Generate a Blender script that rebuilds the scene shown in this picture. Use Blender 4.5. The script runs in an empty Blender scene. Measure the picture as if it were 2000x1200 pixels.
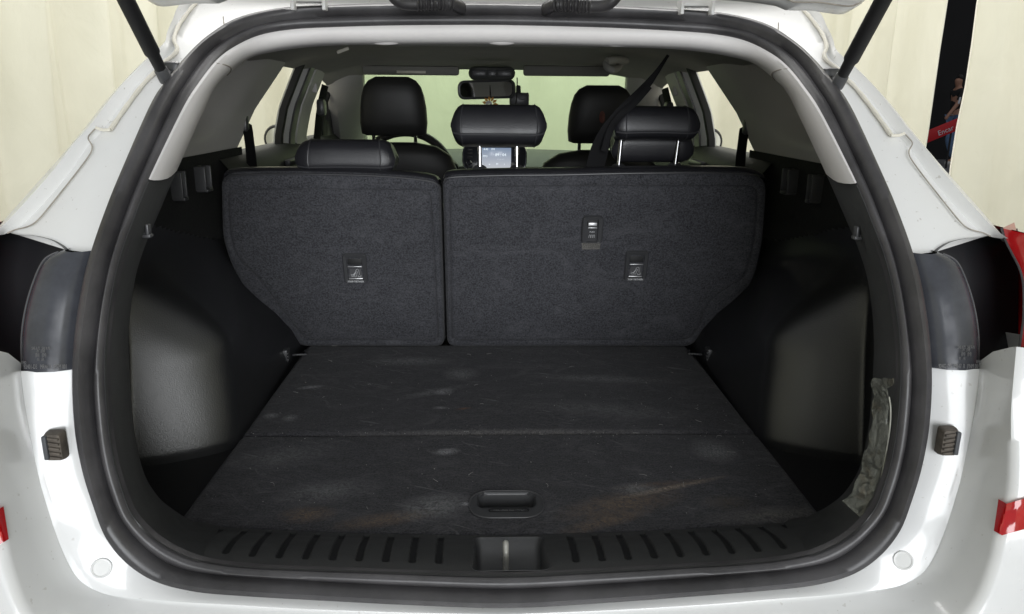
import bpy, bmesh, math, random
import numpy as np
from mathutils import Vector, Matrix
random.seed(7)
R = math.radians
sc = bpy.context.scene
col = sc.collection

# ------------------------------------------------------------------ camera
F_PX, W_PX, H_PX = 1500.0, 2000.0, 1200.0
CAM = Vector((-0.0238, 0.0, 1.33))
yc = Vector((-44 / F_PX, 405 / F_PX, 1.0)).normalized()        # world +Y in (right, up, forward)
zc = Vector((0.0082, 1.0, -yc[1] / yc[2])).normalized()        # the camera is rolled half a degrees
zc = (zc - yc * zc.dot(yc)).normalized()
xc = yc.cross(zc)
if xc[0] < 0: xc = -xc
RIGHT = Vector((xc[0], yc[0], zc[0])); UP = Vector((xc[1], yc[1], zc[1])); FWD = Vector((xc[2], yc[2], zc[2]))
cd = bpy.data.cameras.new("camera"); cam = bpy.data.objects.new("camera", cd); col.objects.link(cam)
cd.sensor_width = 36.0; cd.lens = F_PX / W_PX * 36.0; cd.clip_start = 0.02; cd.clip_end = 200
m = Matrix.Identity(4)
for i in range(3):
    m[i][0] = RIGHT[i]; m[i][1] = UP[i]; m[i][2] = -FWD[i]; m[i][3] = CAM[i]
cam.matrix_world = m
sc.camera = cam
cd.dof.use_dof = False

# ------------------------------------------------------------------ world and lamps
w = bpy.data.worlds.new("World"); sc.world = w; w.use_nodes = True
bg = w.node_tree.nodes["Background"]
bg.inputs[0].default_value = (0.94, 0.97, 1.0, 1); bg.inputs[1].default_value = 0.32

def area(name, loc, target, sx, sy, power, color=(1, 0.985, 0.96)):
    l = bpy.data.lights.new(name, 'AREA'); l.shape = 'RECTANGLE'; l.size = sx; l.size_y = sy
    l.energy = power; l.color = color
    o = bpy.data.objects.new(name, l); col.objects.link(o)
    o.location = loc
    d = Vector(target) - Vector(loc)
    o.rotation_euler = d.to_track_quat('-Z', 'Y').to_euler()
    return o
area("doorway_light", (1.25, -5.2, 1.90), (0.4, 1.2, 1.0), 4.7, 3.5, 375, (0.95, 0.975, 1.0))
area("bay_lamp_left", (-1.8, 2.9, 3.4), (-1.95, 2.9, 0.0), 0.7, 5.6, 74)
area("bay_lamp_right", (1.8, 2.9, 3.4), (1.95, 2.9, 0.0), 0.7, 5.6, 74)
area("bay_lamp_front", (0, 5.0, 3.4), (0, 5.4, 0.0), 4.0, 0.7, 84)

sc.view_settings.view_transform = 'Standard'; sc.view_settings.look = 'None'
sc.view_settings.gamma = 1.0; sc.view_settings.use_curve_mapping = False
sc.view_settings.exposure = 0.14
sc.render.engine = 'CYCLES'
sc.cycles.max_bounces = 8; sc.cycles.transparent_max_bounces = 16
sc.cycles.caustics_reflective = False; sc.cycles.caustics_refractive = False

# ------------------------------------------------------------------ rays of the measured photograph -> points on real surfaces
def ray(px, py):
    return RIGHT * ((px - 1000) / F_PX) + UP * ((600 - py) / F_PX) + FWD
def PY(px, py, Y): d = ray(px, py); return CAM + d * ((Y - CAM.y) / d.y)
def PZ(px, py, Z): d = ray(px, py); return CAM + d * ((Z - CAM.z) / d.z)
def PX(px, py, X): d = ray(px, py); return CAM + d * ((X - CAM.x) / d.x)
_zk = [0.30, 0.60, 0.72, 0.85, 1.0, 1.12, 1.20, 1.28, 1.36, 1.44, 1.49, 1.60]
_yk = [0.80, 0.825, 0.832, 0.845, 0.875, 0.925, 0.99, 1.075, 1.185, 1.315, 1.41, 1.66]
_zz = np.linspace(0.3, 1.6, 1301); _yy = np.interp(_zz, _zk, _yk)
_k = np.hanning(91); _k /= _k.sum()
_yy = np.convolve(np.pad(_yy, 45, mode='edge'), _k, mode='valid')
def Yo(z):
    if z > 1.55: return float(_yy[1250]) + (z - 1.55) * 2.2
    return float(np.interp(z, _zz, _yy))
def PO(px, py, off=0.0):
    d = ray(px, py); a, b = 0.3, 3.0
    f = lambda t: (CAM.y + d.y * t) - Yo(CAM.z + d.z * t) - off
    for _ in range(50):
        c = (a + b) / 2
        if f(c) > 0: b = c
        else: a = c
    return CAM + d * a
def mir(p): return Vector((-p.x, p.y, p.z))
def lerp(a, b, t): return a + (b - a) * t
def sstep(x, a, b):
    t = min(1, max(0, (x - a) / (b - a))); return t * t * (3 - 2 * t)
def crom(pts, s):
    n = len(pts) - 1; i = int(min(max(math.floor(s), 0), n - 1)); t = s - i
    p0 = pts[max(i - 1, 0)]; p1 = pts[i]; p2 = pts[i + 1]; p3 = pts[min(i + 2, n)]
    return 0.5 * ((2 * p1) + (p2 - p0) * t + (2 * p0 - 5 * p1 + 4 * p2 - p3) * t * t + (3 * p1 - p0 - 3 * p2 + p3) * t ** 3)
def resample(pts, n, smooth=True):
    """n points along pts, by arc length"""
    if smooth:
        fine = [crom(pts, i / 12) for i in range((len(pts) - 1) * 12 + 1)]
    else: fine = list(pts)
    L = [0.0]
    for a, b in zip(fine, fine[1:]): L.append(L[-1] + (b - a).length)
    out = []; j = 0
    for k in range(n):
        t = L[-1] * k / (n - 1)
        while j < len(L) - 2 and L[j + 1] < t: j += 1
        u = (t - L[j]) / max(L[j + 1] - L[j], 1e-9)
        out.append(lerp(fine[j], fine[j + 1], min(u, 1)))
    return out

# ------------------------------------------------------------------ materials
def nodes_of(name):
    mt = bpy.data.materials.new(name); mt.use_nodes = True
    nt = mt.node_tree; return mt, nt, nt.nodes["Principled BSDF"]
def tex(nt, kind, scale=None, **kw):
    n = nt.nodes.new(kind)
    if scale is not None: n.inputs['Scale'].default_value = scale
    for k, v in kw.items(): n.inputs[k].default_value = v
    return n
def mix_rgb(nt, fac, a, b, blend='MIX'):
    n = nt.nodes.new('ShaderNodeMix'); n.data_type = 'RGBA'; n.blend_type = blend
    for idx, v in ((0, fac), (6, a), (7, b)):
        if isinstance(v, bpy.types.NodeSocket): nt.links.new(v, n.inputs[idx])
        elif idx == 0: n.inputs[0].default_value = v
        else: n.inputs[idx].default_value = (*v, 1) if len(v) == 3 else v
    return n.outputs[2]
def ramp(nt, src, p0, p1, c0=(0, 0, 0, 1), c1=(1, 1, 1, 1)):
    n = nt.nodes.new('ShaderNodeValToRGB'); e = n.color_ramp.elements
    e[0].position = p0; e[0].color = c0; e[1].position = p1; e[1].color = c1
    nt.links.new(src, n.inputs[0]); return n.outputs[0]
def math_n(nt, op, a, b=None):
    n = nt.nodes.new('ShaderNodeMath'); n.operation = op
    for i, v in enumerate((a, b)):
        if v is None: continue
        if isinstance(v, bpy.types.NodeSocket): nt.links.new(v, n.inputs[i])
        else: n.inputs[i].default_value = v
    return n.outputs[0]
def mat(name, color, rough=0.5, metal=0.0, bump=0.0, bscale=300, var=0.0, vscale=8, spec=0.5, coat=0.0, rvar=0.0, emit=None):
    mt, nt, b = nodes_of(name)
    b.inputs['Base Color'].default_value = (*color, 1); b.inputs['Roughness'].default_value = rough
    b.inputs['Metallic'].default_value = metal; b.inputs['Specular IOR Level'].default_value = spec
    b.inputs['Coat Weight'].default_value = coat; b.inputs['Coat Roughness'].default_value = 0.08
    tc = nt.nodes.new('ShaderNodeTexCoord')
    if var:
        n = tex(nt, 'ShaderNodeTexNoise', vscale, Detail=6.0, Roughness=0.6); nt.links.new(tc.outputs['Object'], n.inputs['Vector'])
        f = ramp(nt, n.outputs[0], 0.3, 0.7)
        nt.links.new(mix_rgb(nt, f, tuple(c * (1 - var) for c in color), tuple(min(1, c * (1 + var)) for c in color)), b.inputs['Base Color'])
    if rvar:
        n = tex(nt, 'ShaderNodeTexNoise', vscale * 2.3, Detail=5.0); nt.links.new(tc.outputs['Object'], n.inputs['Vector'])
        mr = nt.nodes.new('ShaderNodeMapRange'); nt.links.new(n.outputs[0], mr.inputs[0])
        mr.inputs[1].default_value = 0.3; mr.inputs[2].default_value = 0.7
        mr.inputs[3].default_value = max(0.02, rough - rvar); mr.inputs[4].default_value = rough + rvar
        nt.links.new(mr.outputs[0], b.inputs['Roughness'])
    if bump:
        n = tex(nt, 'ShaderNodeTexNoise', bscale, Detail=3.0); nt.links.new(tc.outputs['Object'], n.inputs['Vector'])
        bn = nt.nodes.new('ShaderNodeBump'); bn.inputs['Strength'].default_value = bump; bn.inputs['Distance'].default_value = 0.001
        nt.links.new(n.outputs[0], bn.inputs['Height']); nt.links.new(bn.outputs[0], b.inputs['Normal'])
    if emit:
        b.inputs['Emission Color'].default_value = (*emit[0], 1); b.inputs['Emission Strength'].default_value = emit[1]
    return mt

M = {}
M['paint'] = mat('white_paint', (0.74, 0.745, 0.745), 0.26, coat=0.8, var=0.006, vscale=5)
M['paint_dull'] = mat('white_paint_jamb', (0.77, 0.772, 0.765), 0.30, var=0.010, vscale=7)
def specks(mt, amount=0.5, scale=130, th=0.70):
    nt = mt.node_tree; b = nt.nodes["Principled BSDF"]; src = b.inputs['Base Color'].links[0].from_socket
    tc = nt.nodes.new('ShaderNodeTexCoord'); n = tex(nt, 'ShaderNodeTexNoise', scale, Detail=2.0); nt.links.new(tc.outputs['Object'], n.inputs['Vector'])
    g_ = tex(nt, 'ShaderNodeTexNoise', 7.0, Detail=6.0, Roughness=0.7); nt.links.new(tc.outputs['Object'], g_.inputs['Vector'])
    c = mix_rgb(nt, math_n(nt, 'MULTIPLY', ramp(nt, n.outputs[0], th, th + .04), amount), src, (0.36, 0.33, 0.28))
    c = mix_rgb(nt, math_n(nt, 'MULTIPLY', ramp(nt, g_.outputs[0], 0.45, 0.85), 0.14), c, (0.55, 0.52, 0.45))
    nt.links.new(c, b.inputs['Base Color'])
specks(M['paint'], 0.3); specks(M['paint_dull'], 0.45)
M['sealant'] = mat('sealant', (0.72, 0.69, 0.60), 0.55, var=0.08, vscale=60, bump=0.4, bscale=120)
M['gap'] = mat('panel_gap', (0.33, 0.30, 0.26), 0.8, var=0.3, vscale=60)
M['rubber'] = mat('rubber', (0.052, 0.050, 0.053), 0.38, var=0.38, vscale=14, bump=0.15, bscale=500, rvar=0.06)
M['trim'] = mat('black_trim', (0.052, 0.0535, 0.054), 0.50, bump=0.55, bscale=620, var=0.12, vscale=10, rvar=0.05)
M['side_trim'] = mat('black_side_trim', (0.017, 0.0175, 0.0188), 0.30, bump=0.38, bscale=480, spec=0.78)
M['felt'] = mat('black_felt', (0.026, 0.0265, 0.0265), 0.75, bump=0.6, bscale=420, var=0.25, vscale=160, spec=0.2)
M['groove'] = mat('smooth_groove', (0.010, 0.0105, 0.011), 0.55, bump=0.1, bscale=500)
M['gloss_black'] = mat('gloss_black', (0.056, 0.059, 0.069), 0.19, var=0.2, vscale=30, rvar=0.05)
M['matt_black'] = mat('matt_black', (0.010, 0.010, 0.011), 0.6, bump=0.2, bscale=400)
M['grey_trim'] = mat('grey_trim', (0.68, 0.66, 0.655), 0.55, bump=0.25, bscale=700, var=0.03, vscale=6)
M['headliner'] = mat('headliner_cloth', (0.41, 0.405, 0.375), 0.95, bump=0.5, bscale=500, var=0.05, vscale=20)
M['visor'] = mat('visor_vinyl', (0.22, 0.218, 0.20), 0.7, bump=0.3, bscale=500)
M['film_edge'] = mat('film_edge', (0.38, 0.38, 0.33), 0.4, var=0.3, vscale=60)
M['chrome_shaded'] = mat('shaded_chrome', (0.40, 0.40, 0.41), 0.12, metal=1.0)  # shaded copy of the chrome: dimmer reflections put into the colour
M['rim_highlight'] = mat('rim_highlight', (0.10, 0.10, 0.105), 0.35)
M['leather'] = mat('black_leather', (0.022, 0.022, 0.026), 0.36, bump=0.35, bscale=380, var=0.12, vscale=14, rvar=0.05)
M['leather_soft'] = mat('black_leather_front', (0.022, 0.022, 0.022), 0.48, bump=0.3, bscale=380, var=0.1, vscale=12)
M['stitch'] = mat('piping', (0.05, 0.05, 0.055), 0.38)
M['chrome'] = mat('chrome', (0.85, 0.85, 0.86), 0.08, metal=1.0)
M['steel'] = mat('zinc_steel', (0.78, 0.77, 0.72), 0.32, metal=0.25, var=0.15, vscale=80)
M['red_lens'] = mat('red_lens', (0.42, 0.006, 0.008), 0.10, coat=0.8, var=0.15, vscale=40)
M['red_panel'] = mat('red_banner', (0.55, 0.012, 0.02), 0.5)
M['belt'] = mat('belt_webbing', (0.009, 0.009, 0.010), 0.75, bump=0.5, bscale=700, spec=0.2)
M['dash'] = mat('dash_plastic', (0.030, 0.033, 0.030), 0.6, bump=0.3, bscale=400)
M['white_mark'] = mat('white_print', (0.75, 0.76, 0.78), 0.5)
M['grey_mark'] = mat('embossed_print', (0.16, 0.16, 0.165), 0.4)
M['silver'] = mat('silver_plastic', (0.50, 0.50, 0.51), 0.35, metal=0.6)
M['label_grey'] = mat('label_grey', (0.10, 0.10, 0.105), 0.45)
M['dust'] = mat('dust_grit', (0.30, 0.25, 0.19), 0.95, var=0.3, vscale=200)
M['concrete'] = mat('concrete_floor', (0.16, 0.16, 0.165), 0.55, var=0.15, vscale=1.5, bump=0.2, bscale=60)
M['hall'] = mat('unlit_hall_black', (0.012, 0.012, 0.013), 0.9, var=0.1, vscale=2)  # near-black colour stands in for the hall being unlit
M['skin'] = mat('skin', (0.36, 0.19, 0.13), 0.5)
M['hair'] = mat('hair', (0.012, 0.01, 0.009), 0.6)
M['shirt'] = mat('black_shirt', (0.012, 0.012, 0.014), 0.9)
M['white_cloth'] = mat('white_cloth', (0.62, 0.64, 0.70), 0.9)
M['denim'] = mat('blue_denim', (0.12, 0.20, 0.34), 0.9, var=0.25, vscale=20)
M['shoe'] = mat('pale_shoe', (0.55, 0.55, 0.53), 0.7)
M['petal_white'] = mat('petal_white', (0.75, 0.74, 0.70), 0.7)
M['petal_orange'] = mat('petal_orange', (0.70, 0.32, 0.06), 0.7)
M['lamp_dark'] = mat('lamp_recess_black', (0.012, 0.012, 0.014), 0.35)
M['clip'] = mat('clip_plastic', (0.066, 0.067, 0.071), 0.34, bump=0.1)
M['rust_rubber'] = mat('dusty_rubber', (0.10, 0.085, 0.07), 0.7, var=0.4, vscale=90, bump=0.4, bscale=200)
M['grey_rubber'] = mat('grey_rubber', (0.075, 0.078, 0.085), 0.6)
M['mirror'] = mat('mirror_glass', (0.9, 0.9, 0.9), 0.02, metal=1.0)

def carpet(name, base, fleck, fscale=420, stains=(), crease=None):
    mt, nt, b = nodes_of(name)
    b.inputs['Roughness'].default_value = 0.97; b.inputs['Specular IOR Level'].default_value = 0.12
    b.inputs['Sheen Weight'].default_value = 0.10; b.inputs['Sheen Roughness'].default_value = 0.5
    tc = nt.nodes.new('ShaderNodeTexCoord'); O = tc.outputs['Object']
    def noise(sc_, det=4.0, dist=0.0, rough=0.6, vec=None):
        n = tex(nt, 'ShaderNodeTexNoise', sc_, Detail=det, Roughness=rough, Distortion=dist); nt.links.new(vec or O, n.inputs['Vector']); return n.outputs[0]
    fine = noise(fscale, 3.0, 0.0, 0.75)
    c = mix_rgb(nt, ramp(nt, fine, 0.33, 0.67), tuple(x * 0.40 for x in base), tuple(x * 1.60 for x in base))
    mp = nt.nodes.new('ShaderNodeMapping'); mp.inputs['Scale'].default_value = (0.45, 2.0, 2.0); nt.links.new(O, mp.inputs[0])
    f2 = noise(170, 4.0, 1.5, 0.6, mp.outputs[0])
    c = mix_rgb(nt, math_n(nt, 'MULTIPLY', ramp(nt, f2, 0.50, 0.72), 0.55), c, fleck)
    mpb = nt.nodes.new('ShaderNodeMapping'); mpb.inputs['Rotation'].default_value = (0, 0, 0.35); mpb.inputs['Scale'].default_value = (0.8, 1.5, 1.3); nt.links.new(O, mpb.inputs[0])
    big = noise(11.0, 9.0, 1.4, 0.78, mpb.outputs[0])
    c = mix_rgb(nt, math_n(nt, 'MULTIPLY', ramp(nt, big, 0.50, 0.74), 0.50), c, tuple(x * 1.2 for x in fleck))
    wh = noise(330, 2.0, 3.0)
    c = mix_rgb(nt, math_n(nt, 'MULTIPLY', ramp(nt, wh, 0.70, 0.74), 0.55), c, (0.24, 0.24, 0.245))
    if stains:
        for rot_, sc3, th, amt in ((0.42, 70, 0.595, 0.34), (-0.25, 90, 0.615, 0.28), (0.9, 55, 0.625, 0.26)):
            ms = nt.nodes.new('ShaderNodeMapping'); ms.inputs['Rotation'].default_value = (0, 0, rot_); nt.links.new(O, ms.inputs[0])
            ms2 = nt.nodes.new('ShaderNodeMapping'); ms2.inputs['Scale'].default_value = (0.16, 1.4, 1.0); nt.links.new(ms.outputs[0], ms2.inputs[0])
            st_ = ramp(nt, noise(sc3, 4.0, 0.4, 0.65, ms2.outputs[0]), th, th + 0.08)
            c = mix_rgb(nt, math_n(nt, 'MULTIPLY', math_n(nt, 'MULTIPLY', st_, ramp(nt, noise(9.0, 3.0), 0.42, 0.66)), amt), c, (0.30, 0.30, 0.31))
    for (p, rx, ry, ang, colr, strength, ns) in stains:
        mp = nt.nodes.new('ShaderNodeMapping'); mp.vector_type = 'TEXTURE'
        mp.inputs['Location'].default_value = p; mp.inputs['Rotation'].default_value = (0, 0, ang)
        mp.inputs['Scale'].default_value = (rx, ry, 1.0)
        nt.links.new(O, mp.inputs[0])
        ln = nt.nodes.new('ShaderNodeVectorMath'); ln.operation = 'LENGTH'; nt.links.new(mp.outputs[0], ln.inputs[0])
        e = ramp(nt, ln.outputs['Value'], 0.1, 1.0, (1, 1, 1, 1), (0, 0, 0, 1))
        k = math_n(nt, 'MULTIPLY', ramp(nt, noise(ns, 8.0, 1.6, 0.8), 0.38, 0.56), ramp(nt, noise(240, 3.0), 0.22, 0.55))
        c = mix_rgb(nt, math_n(nt, 'MULTIPLY', math_n(nt, 'MULTIPLY', e, k), strength), c, colr)
    nt.links.new(c, b.inputs['Base Color'])
    bn = nt.nodes.new('ShaderNodeBump'); bn.inputs['Strength'].default_value = 0.9; bn.inputs['Distance'].default_value = 0.0015
    nt.links.new(fine, bn.inputs['Height']); nt.links.new(bn.outputs[0], b.inputs['Normal'])
    return mt

def glass(name, tint, refl=0.06):
    mt = bpy.data.materials.new(name); mt.use_nodes = True; nt = mt.node_tree; nt.nodes.clear()
    out = nt.nodes.new('ShaderNodeOutputMaterial'); mx = nt.nodes.new('ShaderNodeMixShader')
    tr = nt.nodes.new('ShaderNodeBsdfTransparent'); tr.inputs[0].default_value = (*tint, 1)
    gl = nt.nodes.new('ShaderNodeBsdfGlossy'); gl.inputs['Roughness'].default_value = 0.02
    mx.inputs[0].default_value = refl
    nt.links.new(tr.outputs[0], mx.inputs[1]); nt.links.new(gl.outputs[0], mx.inputs[2]); nt.links.new(mx.outputs[0], out.inputs[0])
    return mt
M['windshield'] = glass('green_tinted_glass', (0.66, 0.81, 0.62), 0.04)
M['side_glass'] = glass('side_glass', (0.985, 0.985, 0.95), 0.03)

# ------------------------------------------------------------------ mesh helpers
def link(name, me, parent=None):
    o = bpy.data.objects.new(name, me); col.objects.link(o)
    if parent is not None:
        o.parent = parent; o.matrix_parent_inverse = WORLD[parent.name].inverted()
    WORLD[o.name] = Matrix.Identity(4)
    return o
WORLD = {}
def add(name, V, Fc, mt, parent=None, ang=40, mats=None, fm=None, solid=0.0):
    me = bpy.data.meshes.new(name)
    me.from_pydata([tuple(v) for v in V], [], Fc); me.validate(); me.update()
    for x in (mats or [mt]): me.materials.append(x)
    if fm is not None and len(fm) == len(me.polygons): me.polygons.foreach_set('material_index', fm)
    bm = bmesh.new(); bm.from_mesh(me); bmesh.ops.recalc_face_normals(bm, faces=bm.faces); bm.to_mesh(me); bm.free()
    me.polygons.foreach_set('use_smooth', [True] * len(me.polygons))
    me.set_sharp_from_angle(angle=R(ang)); me.update()
    o = link(name, me, parent)
    if solid:
        s = o.modifiers.new('thickness', 'SOLIDIFY'); s.thickness = solid; s.offset = 0.0
    return o
class MB:
    def __init__(s): s.v = []; s.f = []; s.m = []
    def put(s, V, Fc, mi=0):
        b = len(s.v); s.v += [Vector(x) for x in V]; s.f += [tuple(i + b for i in f) for f in Fc]; s.m += [mi] * len(Fc); return s
    def loft(s, rows, closed=False, mi=0, caps=False):
        n = len(rows[0]); V = [p for r in rows for p in r]; Fc = []
        for i in range(len(rows) - 1):
            for j in range(n if closed else n - 1):
                k = (j + 1) % n
                Fc.append((i * n + j, i * n + k, (i + 1) * n + k, (i + 1) * n + j))
        if caps:
            Fc.append(tuple(range(n))); Fc.append(tuple((len(rows) - 1) * n + j for j in range(n)))
        return s.put(V, Fc, mi)
    def tube(s, pts, r, n=10, mi=0, caps=True):
        rows = []; prev = None; rr = r if callable(r) else (lambda i: r)
        for i, p in enumerate(pts):
            a = pts[max(i - 1, 0)]; b = pts[min(i + 1, len(pts) - 1)]
            t = (b - a).normalized()
            if prev is None: u = t.orthogonal().normalized()
            else: u = (prev - t * prev.dot(t)).normalized()
            prev = u; v = t.cross(u)
            rows.append([p + (u * math.cos(2 * math.pi * k / n) + v * math.sin(2 * math.pi * k / n)) * rr(i) for k in range(n)])
        return s.loft(rows, True, mi, caps)
    def box(s, c, size, bevel=0.0, rot=None, mi=0, seg=2):
        bm = bmesh.new(); bmesh.ops.create_cube(bm, size=1.0)
        bmesh.ops.scale(bm, vec=size, verts=bm.verts)
        if bevel: bmesh.ops.bevel(bm, geom=bm.edges[:], offset=bevel, segments=seg, profile=0.5, affect='EDGES')
        bm.verts.index_update()
        Mx = Matrix.Translation(c) @ (rot.to_4x4() if rot is not None else Matrix.Identity(4))
        V = [Mx @ v.co for v in bm.verts]; Fc = [tuple(v.index for v in f.verts) for f in bm.faces]; bm.free()
        return s.put(V, Fc, mi)
    def mirror(s):
        o = MB(); o.v = [mir(v) for v in s.v]; o.f = [tuple(reversed(f)) for f in s.f]; o.m = list(s.m); return o
    def join(s, o): s.put(o.v, o.f); s.m[-len(o.m):] = o.m; return s
    def both(s): return s.join(s.mirror())
    def build(s, name, mt, parent=None, ang=40, mats=None, solid=0.0):
        return add(name, s.v, s.f, mt, parent, ang, mats, s.m if mats else None, solid)
def tag(o, label=None, cat=None, group=None, kind=None):
    if label: o['label'] = label
    if cat: o['category'] = cat
    if group: o['group'] = group
    if kind: o['kind'] = kind
    return o
def empty(name, loc):
    o = bpy.data.objects.new(name, None); col.objects.link(o); o.location = loc; o.empty_display_size = 0.1
    WORLD[o.name] = Matrix.Translation(loc); return o
def rrect(w_, h_, r, n=6):
    """rounded rectangle outline, 2-D, centred"""
    out = []
    for cx, cy, a0 in ((w_ / 2 - r, h_ / 2 - r, 0), (-w_ / 2 + r, h_ / 2 - r, 90), (-w_ / 2 + r, -h_ / 2 + r, 180), (w_ / 2 - r, -h_ / 2 + r, 270)):
        for k in range(n + 1):
            a = R(a0 + 90 * k / n); out.append((cx + r * math.cos(a), cy + r * math.sin(a)))
    return out
def text_mb(s, size, c, ux, uy, mi=0, depth=0.0004, cx=True, sx=1.0):
    """flat lettering in the plane (ux, uy) at c"""
    cu = bpy.data.curves.new('t', 'FONT'); cu.body = s; cu.size = size; cu.align_x = 'CENTER' if cx else 'LEFT'; cu.align_y = 'CENTER'
    cu.extrude = depth; cu.resolution_u = 2
    o = bpy.data.objects.new('t', cu); me = bpy.data.meshes.new_from_object(o)
    un = ux.cross(uy).normalized(); mb = MB()
    mb.put([c + ux * v.co.x * sx + uy * v.co.y + un * v.co.z for v in me.vertices], [tuple(p.vertices) for p in me.polygons], mi)
    bpy.data.objects.remove(o); bpy.data.curves.remove(cu); bpy.data.meshes.remove(me)
    return mb

# ================================================================== SETTING
g = MB(); g.put([(-40, -10, 0), (40, -10, 0), (40, 40, 0), (-40, 40, 0)], [(0, 1, 2, 3)])
tag(g.build('ground', M['concrete']), kind='structure')
hb = MB(); hb.box((12, 19.0, 2.5), (30, 0.3, 5.0)); hb.box((26, 8, 2.5), (0.3, 24, 5.0))
tag(hb.build('hall_wall', M['hall']), kind='structure')

def curtain_mat():
    mt, nt, b = nodes_of('cream_curtain')
    b.inputs['Roughness'].default_value = 0.7; b.inputs['Specular IOR Level'].default_value = 0.25
    tc = nt.nodes.new('ShaderNodeTexCoord'); O = tc.outputs['Object']
    mp = nt.nodes.new('ShaderNodeMapping'); mp.inputs['Scale'].default_value = (1.0, 1.0, 0.6); nt.links.new(O, mp.inputs[0])
    n1 = tex(nt, 'ShaderNodeTexNoise', 3.0, Detail=5.0); nt.links.new(mp.outputs[0], n1.inputs['Vector'])
    c = mix_rgb(nt, ramp(nt, n1.outputs[0], 0.3, 0.7), (0.60, 0.588, 0.485), (0.66, 0.648, 0.545))
    n2 = tex(nt, 'ShaderNodeTexNoise', 9.0, Detail=8.0, Roughness=0.7, Distortion=1.5); nt.links.new(O, n2.inputs['Vector'])
    c = mix_rgb(nt, math_n(nt, 'MULTIPLY', ramp(nt, n2.outputs[0], 0.62, 0.80), 0.4), c, (0.52, 0.485, 0.38))
    nt.links.new(c, b.inputs['Base Color'])
    n3 = tex(nt, 'ShaderNodeTexNoise', 5.0, Detail=6.0, Distortion=0.5); nt.links.new(mp.outputs[0], n3.inputs['Vector'])
    bn = nt.nodes.new('ShaderNodeBump'); bn.inputs['Strength'].default_value = 0.35; bn.inputs['Distance'].default_value = 0.03
    nt.links.new(n3.outputs[0], bn.inputs['Height']); nt.links.new(bn.outputs[0], b.inputs['Normal'])
    return mt
M['curtain'] = curtain_mat()
def curtain(p0, p1, seed, amp, wl, label, z0=0.02, z1=3.6, ends=(0, 0), wob=None, hem=False):
    rnd = random.Random(seed); p0 = Vector((*p0, 0)); p1 = Vector((*p1, 0)); d = p1 - p0; L = d.length; d.normalize(); nn = Vector((-d.y, d.x, 0))
    ph = [rnd.uniform(0, 6.28) for _ in range(5)]; N = max(40, int(L * 45)); rows = []
    for iz in range(19):
        z = lerp(z0, z1, iz / 18); row = []
        for i in range(N + 1):
            s = L * i / N
            o = amp * (math.sin(6.283 * s / wl + ph[0] + 0.25 * z + 0.9 * math.sin(s * 1.7 + ph[1])) + 0.45 * math.sin(6.283 * s / (wl * 0.47) + ph[2] - 0.3 * z) + 0.08 * math.sin(6.283 * s / (wl * 0.21) + ph[3] + 0.6 * z))
            o *= 0.75 + 0.25 * math.sin(z * 1.3 + ph[4])
            ds = 0
            if wob and i > N - 4: ds = wob * (math.sin(z * 9 + ph[1]) * 0.5 + math.sin(z * 23) * 0.25)
            row.append(p0 + d * (s + ds) + nn * o + Vector((0, 0, z)))
        rows.append(row)
    mb = MB(); mb.loft(rows)
    o = mb.build('curtain', M['curtain'], solid=0.004)
    tag(o, label, 'curtain', 'cream curtains hanging round the bay')
    if hem:
        h = MB(); h.tube([r[-1] + nn * -0.004 for r in rows], 0.009, 8); h.build('hem', M['sealant'], o)
    return o
XL, XR = -2.35, 2.40
gapA = PX(1838, 150, XR).y; gapB = PX(1897, 150, XR).y; seam = PX(1776, 120, XR).y
curtain((XL, -4.4), (XL, 6.3), 3, 0.115, 0.74, 'long cream curtain with soft folds left of the car')
curtain((XL, 6.25), (XR + 0.05, 6.35), 5, 0.03, 0.8, 'cream curtain in front of the car, seen through the windscreen')
curtain((XR + 0.02, 6.35), (XR + 0.02, seam), 8, 0.035, 0.8, 'cream curtain just right of the gas strut, up to the overlap seam', wob=0.01)
curtain((XR - 0.05, seam + 0.12), (XR - 0.03, gapA), 11, 0.012, 0.7, 'narrow cream curtain panel along the dark gap, left of the person', wob=0.004)
curtain((XR, -4.4), (XR, gapB), 14, 0.026, 0.75, 'cream curtain with a frayed hem right of the dark gap', wob=0.03, hem=True)

# red banner on the hall floor and the person beyond the gap
def P_hall(px, py, Y): return PY(px, py, Y)
Yb = 16.2
c0 = P_hall(1800, 272, Yb); c1 = P_hall(1868, 244, Yb)
ux = (c1 - c0).normalized(); uy = Vector((0, 1, 0)).cross(ux); uy = uy if uy.z > 0 else -uy
hgt = 0.24
bb = MB(); bb.box((c0 + c1) / 2, ((c1 - c0).length * 1.25, 0.03, hgt), 0.006, Matrix((ux, Vector((0, 1, 0)), uy)).transposed())
bo = bb.build('banner', M['red_panel']); tag(bo, 'red banner board with white lettering behind the person', 'banner')
text_mb('Encar', 0.15, P_hall(1846, 255.5, Yb) + Vector((0, -0.02, 0)), ux, uy, depth=0.002).build('lettering', M['white_cloth'], bo)
for t in (0.1, 0.9):
    fl = MB(); q = lerp(c0, c1, t); fl.tube([Vector((q.x, q.y + 0.03, 0)), Vector((q.x, q.y + 0.03, q.z + 0.05))], 0.02, 8)
    fl.build('support', M['matt_black'], bo)

# ================================================================== CAR
car = empty('parked_car', (0, 2.0, 0))
tag(car, 'white sport utility car seen from behind with its tailgate open and empty boot', 'car')

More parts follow.
